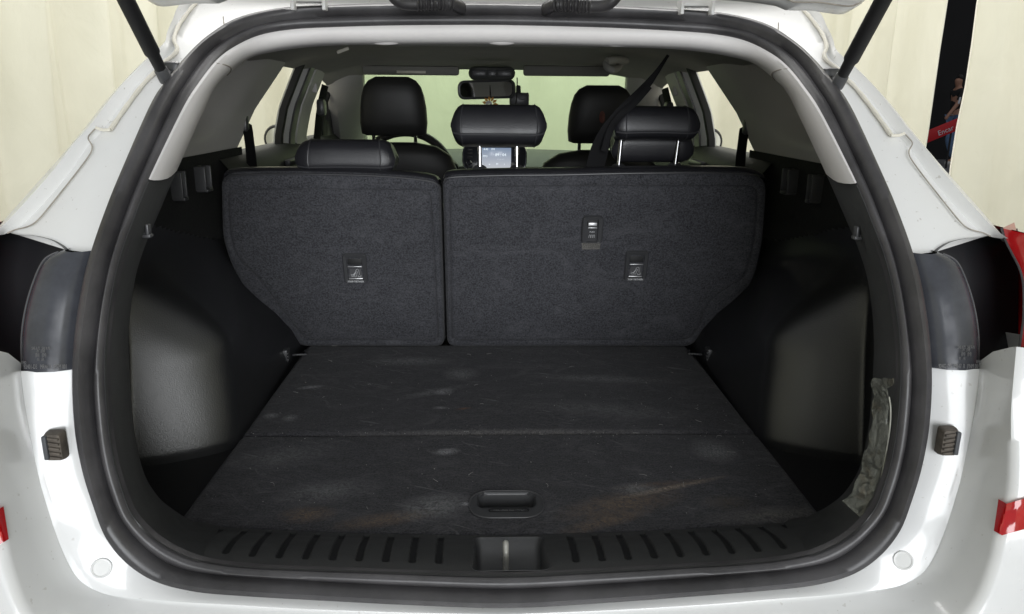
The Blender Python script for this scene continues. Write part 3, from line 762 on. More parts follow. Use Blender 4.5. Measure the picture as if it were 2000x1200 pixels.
# sun visors, overhead console, assist handle, ceiling clip
for x0, x1, y0, y1, lab in ((708, 897, 128, 148, 1), (1022, 1190, 128, 150, 0)):
    a = PY(x0, y0, 2.93); b = PY(x1, y1, 2.93)
    v = MB(); v.box((a + b) / 2, (b.x - a.x, 0.022, a.z - b.z), 0.009)
    vo = v.build('sun_visor', M['visor'], hlo)
    if lab:
        p = PY(803, 141, 2.915); MB().box(p, (0.105, 0.003, 0.009), 0.001).build('visor_label', M['sealant'], vo)
a = PY(915, 130, 2.85); b = PY(1006, 157, 2.85); oc = MB()
cn = (a + b) / 2
rws = [[cn + Vector((x * k, -dy, y_ * k)) for x, y_ in rrect(b.x - a.x, a.z - b.z, 0.022, 6)] for k, dy in ((1, -.06), (1, 0), (.95, .012), (.8, .016))]
oc.loft(rws, True, caps=True); oco = oc.build('overhead_console', M['dash'], hlo)
for dx, w_ in ((-.045, .05), (0, .03), (.045, .05)):
    MB().box(cn + Vector((dx, -.017, 0)), (w_, .006, .022), .003).build('console_button', M['clip'], oco)
hp = [PY(1183, 124, 2.5), PY(1186, 132, 2.48), PY(1196, 137, 2.47), PY(1206, 134, 2.55), PY(1213, 124, 2.6), PY(1222, 120, 2.62)]
MB().tube(resample(hp, 24), 0.011, 10).build('assist_handle', M['headliner'], hlo)
MB().tube(resample([PY(1186, 120, 2.48), PY(1200, 117, 2.5), PY(1222, 119, 2.62)], 12), 0.012, 10).build('assist_handle_base', M['headliner'], hlo)
p = PY(670, 99, 1.95); MB().box(p, (0.030, 0.012, 0.008), 0.002, Matrix.Rotation(-0.35, 3, 'Y')).build('ceiling_clip', M['sealant'], hlo)

# windshield, dash, screen
ws = MB(); ws.loft([[Vector((x * lerp(0.56, 0.66, t), lerp(3.08, 3.80, t) - 0.06 * x * x, lerp(1.45, 1.06, t))) for x in np.linspace(-1, 1, 24)] for t in np.linspace(0, 1, 8)])
ws.build('windshield', M['windshield'], car)
# glass tint band stays with the windscreen; cowl and bonnet beyond
ds = MB()
ds.loft([[Vector((x, y, z + 0.012 * math.cos(x * 3))) for x in np.linspace(-0.70, 0.70, 40)] for y, z in ((3.22, 0.80), (3.20, 0.95), (3.24, 1.05), (3.32, 1.085), (3.45, 1.098), (3.62, 1.10), (3.82, 1.075))])
da = ds.build('dashboard', M['dash'], car)
# instrument hood
MB().loft([[Vector((-0.34 + 0.19 * math.cos(a), y, 1.055 + 0.062 * math.sin(a))) for a in np.linspace(0, math.pi, 20)] for y in (3.20, 3.28, 3.42)]).build('instrument_hood', M['dash'], da)
bc = PY(966, 307, 3.12); bz = MB()
hwz = 62 / 1500 * 3.10; 
outl = []
for t in np.linspace(0, 2 * math.pi, 48, endpoint=False):
    c_, s_ = math.cos(t), math.sin(t); e = 2 / 3.2
    outl.append((math.copysign(abs(c_) ** e, c_) * hwz, math.copysign(abs(s_) ** e, s_) * 0.068))
rws = [[bc + Vector((x * k, dy, z * k)) for x, z in outl] for k, dy in ((1.0, .06), (1.0, 0), (.97, -.006), (.94, -.004), (.3, -.004))]
bz.loft(rws, True, caps=True); bzo = bz.build('centre_bezel', M['gloss_black'], da)
MB().tube([bc + Vector((x * .99, -.006, z * .99)) for x, z in outl + outl[:1]], 0.0026, 8, caps=False).build('bezel_ring', M['chrome'], bzo)
def screen_mat():
    mt, nt, b = nodes_of('lit_screen')
    tc = nt.nodes.new('ShaderNodeTexCoord'); sp = nt.nodes.new('ShaderNodeSeparateXYZ'); nt.links.new(tc.outputs['Generated'], sp.inputs[0])
    c = ramp(nt, sp.outputs['Z'], 0.0, 1.0, (0.50, 0.52, 0.56, 1), (0.20, 0.26, 0.36, 1))
    b.inputs['Base Color'].default_value = (0.02, 0.02, 0.02, 1); b.inputs['Roughness'].default_value = 0.15
    nt.links.new(c, b.inputs['Emission Color']); b.inputs['Emission Strength'].default_value = 0.95
    return mt
a = PY(938, 289, 3.11); b = PY(998, 329, 3.11)
sco = MB().box((a + b) / 2, (b.x - a.x, .004, a.z - b.z), .001).build('screen', screen_mat(), da)
M['glow_white'] = mat('screen_text', (0.1, 0.1, 0.1), 0.3, emit=((0.85, 0.95, 1.0), 0.95))
EX, EZ = Vector((1, 0, 0)), Vector((0, 0, 1))
tm = MB()
for s_, px, py, sz in (('4:45', 949, 292, .011), ('FM', 963, 292, .011), ('FM1', 948, 305.5, .011), ('89 : 04', 978, 303, .016), ('- - - - -', 978, 311, .010), ('o', 956, 321, .011), ('M', 971, 321, .011), ('i', 985, 321, .011)):
    text_mb(s_, sz, PY(px, py, 3.105), EX, EZ).build('screen_lettering', M['glow_white'], da)
kc = PY(915.5, 318, 3.108)
MB().tube([kc + Vector((.0095 * math.cos(t), 0, .0095 * math.sin(t))) for t in np.linspace(0, 2 * math.pi, 20)], .0016, 6, caps=False).build('volume_knob', M['chrome'], da)
for px in (926, 1001):
    p = PY(px, 324, 3.108); MB().box(p, (.014, .004, .022), .002).build('bright_button', M['white_mark'], da)
for k in range(3):
    MB().box(PY(918, 293 + 7 * k, 3.108), (.02, .004, .008), .002).build('bezel_button', M['clip'], da)
# steering wheel
swc = Vector((-0.352, 3.02, 1.035)); rot = Matrix.Rotation(R(-22), 3, 'X'); sw = MB()
sw.tube([swc + rot @ Vector((0.182 * math.cos(t), 0, 0.182 * math.sin(t))) for t in np.linspace(0, 2 * math.pi, 60)], 0.016, 10, caps=False)
sw.box(swc, (0.16, 0.05, 0.13), 0.03)
for t in (0, math.pi, -math.pi / 2): sw.tube([swc, swc + rot @ Vector((0.18 * math.cos(t), 0, 0.18 * math.sin(t)))], 0.013, 8)
sw.build('steering_wheel', M['leather_soft'], car)

# rear-view mirror
mc = PY(950, 175, 3.0); mm = MB(); mrot = Matrix.Rotation(R(-2), 3, 'Y') @ Matrix.Rotation(R(-14), 3, 'Z')
rws = [[mc + mrot @ Vector((x * k, dy, z * k)) for x, z in rrect(0.222, 0.070, 0.026, 6)] for k, dy in ((.5, .035), (.92, .025), (1, .006), (1, -.004), (.965, -.008), (.93, -.006))]
mm.loft(rws, True, caps=True); mm.tube([mc + Vector((0.02, .03, 0)), mc + Vector((0.02, .06, .06))], .012, 8)
mmo = mm.build('rear_view_mirror', M['clip'], car)
mg = MB(); mg.put([mc + mrot @ Vector((x, -.0075, z)) for x, z in rrect(0.200, 0.052, 0.018, 6)], [tuple(range(28))])
mg.build('mirror_glass', M['mirror'], mmo)

# ---- seats
S_B = Vector((0, 1.93, 0.70)); S_T = Vector((0, 1.80, 1.165)); s_up = (S_T - S_B).normalized(); s_n = Vector((1, 0, 0)).cross(s_up); s_n = s_n if s_n.y < 0 else -s_n
def PS(px, py, off=0.0):
    d = ray(px, py); o = S_B + s_n * off
    return CAM + d * ((o - CAM).dot(s_n) / d.dot(s_n))
def uv(p): q = p - S_B; return np.array((q.x, q.dot(s_up)))
def from_uv(u, off): return S_B + Vector((1, 0, 0)) * float(u[0]) + s_up * float(u[1]) + s_n * off
def fillet(poly, r):
    out = []; n = len(poly)
    for i in range(n):
        a, b, c = poly[i - 1], poly[i], poly[(i + 1) % n]
        la, lc = np.linalg.norm(a - b), np.linalg.norm(c - b); k = min(r, la * .45, lc * .45)
        p, q = b + (a - b) / la * k, b + (c - b) / lc * k
        for t in np.linspace(0, 1, 7): out.append((1 - t) ** 2 * p + 2 * t * (1 - t) * b + t * t * q)
    return out
def polar(poly, c, n):
    out = []
    P_ = poly + poly[:1]
    for k in range(n):
        a = 2 * math.pi * k / n; d = np.array((math.cos(a), math.sin(a))); best = None
        for p, q in zip(P_, P_[1:]):
            e = q - p; den = d[0] * -e[1] + d[1] * e[0]
            if abs(den) < 1e-12: continue
            w_ = p - c; t = (w_[0] * -e[1] + w_[1] * e[0]) / den; u = (d[0] * w_[1] - d[1] * w_[0]) / den
            if t > 0 and -1e-9 <= u <= 1 + 1e-9 and (best is None or t > best): best = t
        out.append(c + d * best)
    return out
def seat_panel(name, outer, inner, cpx, parent):
    n = 300
    po = fillet([uv(PS(*p)) for p in outer], 0.022); pi_ = fillet([uv(PS(*p)) for p in inner], 0.02); c = uv(PS(*cpx))
    O_ = polar(po, c, n); I_ = polar(pi_, c, n); mb = MB(); rows = []
    def rr(f, off): return [from_uv(f(a, b), off) for a, b in zip(O_, I_)]
    ins = lambda mm: (lambda a, b: a + (b - a) / max(np.linalg.norm(b - a), 1e-6) * min(mm, np.linalg.norm(b - a) * .5))
    rows.append([from_uv(a, 0) + Vector((0, .10, -.012)) for a in O_]); rows.append(rr(lambda a, b: a, -.012)); rows.append(rr(ins(.002), -.005)); rows.append(rr(ins(.006), -.001))
    rows.append(rr(lambda a, b: a + (b - a) * .5, .001)); rows.append(rr(lambda a, b: b + (a - b) / max(np.linalg.norm(a - b), 1e-6) * .003, 0.0))
    rows.append(rr(lambda a, b: b, -.0042)); rows.append(rr(lambda a, b: b + (c - b) / np.linalg.norm(c - b) * .004, .0015)); rows.append(rr(lambda a, b: b + (c - b) / np.linalg.norm(c - b) * .012, .003))
    for t in (.35, .7, .93): rows.append(rr(lambda a, b, t=t: b + (c - b) * t, .0035))
    mb.loft(rows, True); k0 = len(mb.v) - n; mb.put([], []); mb.f.append(tuple(range(k0, k0 + n))); mb.m.append(0)
    return mb.build(name, M['seat_carpet'], parent, 50)
Lout = [(430, 352), (456, 338), (575, 337), (715, 341), (800, 346), (846, 352), (859, 366), (868, 679), (584, 679), (550, 640), (515, 611), (473, 573), (445, 505), (433, 464)]
Lin = [(444, 382), (463, 370), (827, 372), (841, 384), (857, 666), (597, 666), (548, 604), (505, 546), (460, 501), (450, 468)]
Rout = [(864, 358), (880, 344), (1085, 341), (1365, 338), (1468, 339), (1498, 358), (1498, 387), (1491, 475), (1477, 538), (1452, 590), (1417, 617), (1386, 638), (1352, 679), (873, 679)]
Rin = [(878, 378), (889, 365), (1468, 363), (1481, 374), (1480, 405), (1473, 482), (1456, 541), (1402, 575), (1377, 601), (1366, 640), (1347, 665), (882, 666)]
seatL = seat_panel('rear_seat_back', Lout, Lin, (680, 500), car); seatL['label'] = 'narrow carpeted seat back with one tether cover'
seatR = seat_panel('rear_seat_back', Rout, Rin, (1150, 490), car); seatR['label'] = 'wide carpeted seat back with two tether covers'
# leather roll over the top of each seat back
for so, pts in ((seatL, [(440, 349), (456, 338), (575, 335), (715, 338), (800, 344), (846, 351), (857, 360)]), (seatR, [(866, 352), (880, 342), (980, 338), (1085, 337), (1225, 334), (1365, 333), (1460, 336), (1490, 348)])):
    p = resample([PS(*q, -.02) for q in pts], 60)
    rws = []
    for a in np.linspace(-0.3, math.pi + 0.2, 12):
        rws.append([q + Vector((0, 0.050 - 0.062 * math.cos(a), 0.013 * math.sin(a) + 0.003 - 0.018 * (1 - math.cos(a)) / 2)) for q in p])
    mb = MB(); mb.loft(rws); 
    mb.build('leather_top', M['leather'], so, 60)
    e = resample([PS(*q, .0) for q in pts], 60); MB().tube([q + s_n * .001 - s_up * .006 for q in e], .0022, 6).build('piping', M['stitch'], so)
    # front cushion side
    MB().loft([[q + Vector((0, .105, -.03)) for q in p], [q + Vector((0, .20, -.45)) for q in p]]).build('front_cover', M['leather_soft'], so)

def headrest(c, w_, h_, d, so, taper=0.80, tilt=0.12, edge=0.72, exp=3.2, concave=0.0, name='headrest', mt=None, seam=True):
    """rounded cushion: cross-section in y-z, swept along x"""
    rows = []; T = np.linspace(-1, 1, 33); rt = Matrix.Rotation(tilt, 3, 'X')
    prof = []
    for a in np.linspace(0, 2 * math.pi, 40, endpoint=False):
        c_, s_ = math.cos(a), math.sin(a); e = 2 / exp
        prof.append((math.copysign(abs(c_) ** e, c_), math.copysign(abs(s_) ** e, s_)))
    def pt(t, y, z, k=1.0):
        xx = t * w_ / 2
        kk = 1.0 if abs(t) < edge else 1 - (1 - taper) * ((abs(t) - edge) / (1 - edge)) ** 1.6
        # lower part spreads wider than the top
        xx *= 1 - 0.10 * max(0, z) * (abs(t) ** 2) - 0.12 * max(0, -z - .35) * abs(t) ** 2
        zz = z * h_ / 2 * kk * k; yy = y * d / 2 * (kk * 0.9 + 0.1) * k
        if z < 0: zz += concave * h_ * (1 - t * t) * (-z)
        yy -= 0.06 * d * (1 - z) * 0.5
        return c + rt @ Vector((xx, yy, zz))
    for i, t in enumerate(T):
        rows.append([pt(t, y, z, 1.0 if 0 < i < 32 else 0.93) for y, z in prof])
    mb = MB(); mb.loft(rows, True)
    for i, sgn in ((0, -1), (32, 1)):
        cap = [pt(sgn * 1.012, y, z, .6) for y, z in prof]; mb.loft([rows[i], cap], True, caps=False); mb.put(cap, [tuple(range(40))])
    o = mb.build(name, mt or M['leather'], so, 60)
    if seam:
        sm = MB()
        for sgn in (-1, 1):
            sm.tube([pt(sgn * edge, y * 1.004, z * 1.004) for y, z in prof if y < 0.35], 0.0016, 6)
        zl = -0.62
        sm.tube([pt(t, -0.985, zl) for t in np.linspace(-0.97, 0.97, 40)], 0.0024, 6)
        sm.build('seam', M['stitch'], so)
    return o
# left (lowered), middle and right (raised) rear headrests
HY = 1.865
hr = PY(680, 308, HY); headrest(hr, 0.232, 0.084, 0.10, seatL, concave=0.06, tilt=-0.10)
hr = PY(974, 247, HY); headrest(hr, 0.222, 0.094, 0.10, seatR, tilt=-0.22, edge=.80, taper=.78)
hr = PY(1276, 243, HY); headrest(hr, 0.203, 0.082, 0.10, seatR, concave=0.06, tilt=-0.10)
hr = PY(1270, 282, HY + .05); headrest(hr, 0.20, 0.075, 0.09, seatR, tilt=0.25, seam=False)
def post(p0, p1, so, r=0.0052, mt='chrome'):
    MB().tube([p0, p1], r, 12).build('headrest_post', M[mt], so)
    MB().tube([p1 + s_up * -0.002, p1 + s_up * 0.004, p1 + s_up * 0.0075], lambda i: (.017, .0165, .012)[i], 16).build('post_collar', M['clip'], so)
for px0, px1, y0, y1 in ((936.5, 937, 276, 331), (1009.5, 1009.5, 276, 331), (1214, 1208, 268, 328), (1326, 1318, 268, 326)):
    post(PY(px0, y0, HY), PY(px1, y1, HY - 0.005), seatR, mt='chrome' if px0 < 1100 else 'chrome_shaded')
for px in (616, 727): post(PY(px, 318, HY), PY(px, 340, HY - .01), seatL)

# tether-anchor covers
def tether(so, x0, x1, y0, y1, kind):
    c = PS((x0 + x1) / 2, (y0 + y1) / 2, 0.003); w_ = (PS(x1, y1) - PS(x0, y1)).length; h_ = (PS(x0, y0) - PS(x0, y1)).length
    ux = Vector((1, 0, 0)); uy = s_up
    def rg(sw_, sh, r, off, dy=0, skew=0): return [c + ux * (x * sw_) + uy * (y * sh + dy) + s_n * off for x, y in [(a / w_, b / h_) for a, b in rrect(w_, h_, r, 5)]]
    fr = MB()
    if kind == 'tether':
        fr.loft([rg(w_, h_, .009, -.002), rg(w_ * .985, h_ * .985, .009, .005), rg(w_ * .90, h_ * .94, .008, .0075), rg(w_ * .66, h_ * .80, .005, .0055, -h_ * .02), rg(w_ * .62, h_ * .78, .004, -.014, -h_ * .02)], True)
        fr.put(rg(w_ * .62, h_ * .78, .004, -.0025, -h_ * .02), [tuple(range(24))])
        o = fr.build('tether_cover', M['clip'], so, 35)
        MB().box(c + uy * h_ * .245 + s_n * .000, (w_ * .60, .004, h_ * .26), .001).build('tether_opening', M['matt_black'], so)
        MB().box(c + uy * h_ * .07 + s_n * .006, (w_ * .60, .003, .0022), .0006).build('tether_bar', M['silver'], so)
        lb = MB(); lb.put([c + ux * (w_ * a) + uy * (h_ * b_) + s_n * .0022 for a, b_ in ((-.23, -.02), (.23, -.02), (.30, -.36), (-.30, -.36))], [(0, 1, 2, 3)]); lb.build('tether_label', M['label_grey'], so)
        MB().box(c - uy * h_ * .345 + s_n * .006, (w_ * .60, .004, .0034), .001).build('tether_lip', M['silver'], so)
        # child seat pictogram: shell, base and strap over to an anchor
        pc = c + ux * w_ * .0 - uy * h_ * .19 + s_n * .0034; q = w_ / 40.0
        pg = MB(); P2 = lambda x, y: pc + ux * x * q + uy * y * q
        pg.tube([P2(-7, -5), P2(-8, -1), P2(-4, -3), P2(1, 5), P2(3, 4), P2(1, -5), P2(-7, -5)], .0005, 5)
        for k in range(3): pg.tube([P2(-5 + 2 * k, -2 + 2 * k), P2(-2 + 1.3 * k, -3 + 2 * k)], .0008, 5)
        pg.tube(resample([P2(0, 5), P2(2, 8), P2(5, 8), P2(6, 2), P2(6, -2)], 12), .0004, 5)
        pg.tube([P2(4, -4), P2(4, -6), P2(8.5, -6), P2(8.5, -3)], .0006, 5)
        pg.build('tether_symbol', M['white_mark'], so)
        text_mb('TOP TETHER', w_ * .115, c - uy * h_ * .435 + s_n * .0078, ux, uy, sx=1.0).build('tether_lettering', M['white_mark'], so)
    else:
        fr.loft([rg(w_, h_, .010, -.002), rg(w_ * .985, h_ * .985, .010, .007), rg(w_ * .88, h_ * .95, .008, .010), rg(w_ * .54, h_ * .82, .003, .008, -h_ * .045), rg(w_ * .50, h_ * .80, .003, -.014, -h_ * .05)], True)
        fr.put(rg(w_ * .50, h_ * .80, .003, .001, -h_ * .05), [tuple(range(24))])
        fr.build('tether_cover', M['clip'], so, 35)
        MB().box(c + uy * h_ * .25 + s_n * .002, (w_ * .50, .004, h_ * .22), .001).build('tether_opening', M['matt_black'], so)
        MB().box(c + uy * h_ * .185 + s_n * .004, (w_ * .40, .004, h_ * .12), .001).build('belt_tongue', M['silver'], so)
        MB().box(c + uy * h_ * .07 + s_n * .006, (w_ * .42, .003, .0022), .0006).build('tether_bar', M['silver'], so)
        pm = MB(); pm.join(text_mb('PUSH', w_ * .10, c - uy * h_ * .10 + s_n * .004, ux, uy)); pc = c - uy * h_ * .26 + s_n * .004; q = w_ / 40
        for dx in (-4, 0, 4): pm.tube([pc + ux * (dx - 1.6) * q - uy * 3 * q, pc + ux * (dx - 1.2) * q + uy * 2 * q, pc + ux * dx * q + uy * 3.5 * q, pc + ux * (dx + 1.2) * q + uy * 2 * q, pc + ux * (dx + 1.6) * q - uy * 3 * q], .0004, 5)
        pm.build('tether_symbol', M['white_mark'], so)
tether(seatL, 671, 717, 495, 551, 'tether'); tether(seatR, 1220, 1264, 490, 547, 'tether'); tether(seatR, 1136, 1177, 421, 473, 'belt')
# pressed pale patch of pile below the belt cover
c = PS(1153, 481, .0040); pp = MB()
pp.put([PS(1136, 475, .0042), PS(1173, 475, .0042), PS(1171, 487, .0042), PS(1137, 488, .0042)], [(0, 1, 2, 3)])
pp.build('worn_pile', carpet('worn_pile', (0.15, 0.145, 0.135), (0.2, 0.195, 0.18), 420), seatR)

MB().box((0, 2.16, 0.86), (1.24, 0.22, 0.36), 0.04).build('seam_filler', M['leather_soft'], car)  # unseen dark box added to stop light leaking through the seat seam
# front seats
for X, top, name in ((-0.352, 0, 'driver'), (0.362, -0.022, 'passenger')):
    fs = empty('front_seat', (X, 2.75, 0.5)); fs.parent = car; fs.matrix_parent_inverse = WORLD['parked_car'].inverted()
    rows = []
    for z, w_, dy, th in ((0.60, .46, .10, .13), (0.80, .47, .06, .13), (0.98, .46, .02, .12), (1.08, .44, .0, .11), (1.14, .39, -.008, .10), (1.172, .29, -.012, .075), (1.185, .15, -.014, .03)):
        r = []
        for a in np.linspace(0, 2 * math.pi, 40, endpoint=False):
            c_, s_ = math.cos(a), math.sin(a); e = 2 / 3.2
            r.append(Vector((X + math.copysign(abs(c_) ** e, c_) * w_ / 2, 2.74 + dy + math.copysign(abs(s_) ** e, s_) * th / 2, z + top)))
        rows.append(r)
    mb = MB(); mb.loft(rows, True, caps=True); mb.build('seat_back', M['leather_soft'], fs, 60)
    # headrest
    rows = []
    for z, w_, th in ((1.208, .19, .06), (1.214, .222, .085), (1.25, .230, .10), (1.30, .225, .10), (1.34, .212, .095), (1.37, .192, .085), (1.39, .160, .065), (1.402, .11, .035)):
        r = []
        for a in np.linspace(0, 2 * math.pi, 40, endpoint=False):
            c_, s_ = math.cos(a), math.sin(a); e = 2 / 3.0
            r.append(Vector((X + math.copysign(abs(c_) ** e, c_) * w_ / 2, 2.71 + (1.4 - z) * .12 + math.copysign(abs(s_) ** e, s_) * th / 2, z + top)))
        rows.append(r)
    mb = MB(); mb.loft(rows, True, caps=True); mb.build('headrest', M['leather_soft'], fs, 60)
    for dx in (-.072, .072):
        MB().tube([Vector((X + dx, 2.735, 1.15 + top)), Vector((X + dx, 2.73, 1.215 + top))], .006, 10).build('headrest_post', M['chrome'], fs)
fs_last = fs
ep = PY(1176, 229, 2.64); MB().loft([[ep + Vector((a * math.cos(t) * .010, -.004 * (1 - a), a * math.sin(t) * .020)) for t in np.linspace(0, 6.283, 16, endpoint=False)] for a in (1, .6, .05)], True).build('seat_badge', mat('badge', (0.16, 0.05, 0.04), .6, var=.4, vscale=60), fs_last)

# ---- seat belts
def strap(pts, w_, name, parent, twist=None, axis=Vector((1, 0, 0))):
    p = resample(pts, 40); rows = [[], [], [], []]
    for i, q in enumerate(p):
        t = (p[min(i + 1, 39)] - p[max(i - 1, 0)]).normalized(); ww = w_ * (twist(i / 39) if twist else 1)
        ax = (axis - t * axis.dot(t)).normalized(); n_ = t.cross(ax)
        rows[0].append(q - ax * ww / 2); rows[1].append(q - n_ * .002); rows[2].append(q + ax * ww / 2); rows[3].append(q + n_ * .003)
    mb = MB(); mb.loft(rows + rows[:1]); return mb.build(name, M['belt'], parent, 60)
sb = strap([PY(1305, 108, 1.80), PY(1285, 138, 1.80), PY(1262, 168, 1.80), PY(1235, 196, 1.79), PY(1208, 222, 1.79), PY(1186, 252, 1.80), PY(1172, 290, 1.82), PY(1160, 336, 1.84)], 0.040, 'seat_belt', car,
      twist=lambda t: 0.18 + 0.35 * sstep(t, .0, .35) + 0.55 * sstep(t, .55, .85))
strap([PY(1268, 168, 1.795), PY(1240, 200, 1.785), PY(1212, 226, 1.78), PY(1192, 255, 1.79), PY(1180, 296, 1.80)], 0.016, 'belt_fold', sb)
for sg in (1, -1):
    pts = [PX(481, 240, -0.690), PX(485, 262, -0.68), PX(490, 300, -0.67), PX(493, 340, -0.66)]
    if sg < 0: pts = [mir(p) for p in pts]
    b_ = strap(pts, 0.035, 'seat_belt', car, axis=Vector((0, 1, 0)) + Vector((.5 * sg, 0, 0)))
    p = PX(477, 240, -0.690); p = p if sg > 0 else mir(p)
    MB().box(p, (0.022, 0.03, 0.050), 0.009).build('belt_guide', M['clip'], b_)
    pts = [Vector((-.612 * sg, 2.88, 1.375)), Vector((-.635 * sg, 2.87, 1.28)), Vector((-.66 * sg, 2.86, 1.10))]
    b_ = strap(pts, 0.045, 'seat_belt', car, axis=Vector((0, 1, 0)) + Vector((.4 * sg, 0, 0)))
    p = PX(628, 210, -0.625); p = p if sg > 0 else mir(p)
    MB().box(p, (0.03, 0.05, 0.06), 0.012).build('belt_guide', M['clip'], b_)

# ================================================================== WHITE BODY
def poly_po(pts, off): return [PO(px, py, off if not isinstance(off, (list, tuple)) else off[i]) for i, (px, py) in enumerate(pts)]
nU = 150
Arow = resample([cA(s) for s in np.linspace(13.9, 26, 90)], nU, False)
Arow0 = [p + Vector((0, .004, 0)) for p in Arow]
Prow = resample(poly_po([(128, 488), (140, 455), (170, 390), (212, 300), (255, 222), (300, 163), (340, 125), (383, 78), (440, 38), (540, 12), (640, 8), (760, 5), (968, 3)], .022), nU)
Kpx = [(18, 454), (54, 442), (99, 401), (150, 340), (180, 290), (217, 251), (267, 181), (303, 141), (340, 106), (345, 93), (340, 78), (348, 52), (372, 18), (420, 4), (500, -2), (640, -6), (760, -9), (966, -10)]
Krow = resample(poly_po(Kpx, .016), nU)
Opx = [(-30, 472), (0, 440), (33, 402), (117, 308), (173, 241), (200, 206), (233, 168), (268, 131), (293, 108), (320, 84), (333, 63), (345, 40), (356, 10), (400, -10), (500, -18), (640, -22), (760, -24), (966, -26)]
Orow = resample(poly_po(Opx, .035), nU)
for _r in (Arow0, Prow, Krow, Orow): _r[-1].x = 0
Rrow = [lerp(k, o, .55) + Vector((0, -.018, .004)) for k, o in zip(Krow, Orow)]
R2 = [lerp(k, o, .30) + Vector((0, .004, 0)) for k, o in zip(Krow, Orow)]
R3 = [lerp(k, o, .80) + Vector((0, -.004, .002)) for k, o in zip(Krow, Orow)]
Wrow = [p + Vector((-.018, .045, -.004)) for p in Orow]; W2 = [p + Vector((-.075, .18, -.01)) for p in Orow]; W3 = [p + Vector((-.15, .65, -.01)) for p in Orow]
ub = MB(); ub.loft([Arow0, Prow, Krow, R2, Rrow, R3, Orow, Wrow, W2, W3]); ub.both()
body = ub.build('body', M['paint_dull'], car, 60)
# lower flange, gutter and bumper corner
Al = resample([cA(s) for s in np.linspace(11.2, 0, 120)], nU, False)
Lpx = [(39, 725), (39, 745), (45, 800), (57, 860), (73, 924), (100, 1016), (126, 1085), (153, 1131), (192, 1156), (240, 1167), (345, 1176), (460, 1182), (600, 1190), (800, 1197), (975, 1200)]
Npx = [(-30, 680), (-22, 760), (-18, 817), (-16, 970), (8, 1060), (23, 1123), (54, 1200), (110, 1262), (220, 1300), (400, 1325), (600, 1335), (800, 1340), (975, 1342)]
Qpx = [(-190, 680), (-190, 970), (-160, 1120), (-110, 1240), (40, 1380), (400, 1450), (975, 1470)]
Lr = resample(poly_po(Lpx, -.004), nU); Lr[-1].x = 0
Al[-1].x = 0
Mid = [lerp(a, l, .5) + Vector((0, -.004, 0)) for a, l in zip(Al, Lr)]
Nr = resample(poly_po(Npx, -.085), nU); Qr = resample(poly_po(Qpx, -.085), nU); Nr[-1].x = 0; Qr[-1].x = 0
L1 = [lerp(l, n_, .05) + Vector((0, .006, 0)) for l, n_ in zip(Lr, Nr)]
L2 = [lerp(l, n_, .18) + Vector((0, .014, 0)) for l, n_ in zip(Lr, Nr)]
L3 = [lerp(l, n_, .60) + Vector((0, .016, 0)) for l, n_ in zip(Lr, Nr)]
N1 = [lerp(n_, l, .06) + Vector((0, .004, 0)) for n_, l in zip(Nr, Lr)]
N2 = [lerp(n_, q, .10) + Vector((0, -.006, 0)) for n_, q in zip(Nr, Qr)]
lb = MB(); lb.loft([[p + Vector((0, .006, 0)) for p in Al], Mid, Lr, L1, L2, L3, N1, Nr, N2, Qr, [Vector((p.x * 1.06, p.y + .5, p.z - .1)) for p in Qr]]); lb.both()
from mathutils.bvhtree import BVHTree
BUMP = BVHTree.FromPolygons([tuple(v) for v in lb.v], lb.f)
lb.build('rear_panel', M['paint'], car, 60)
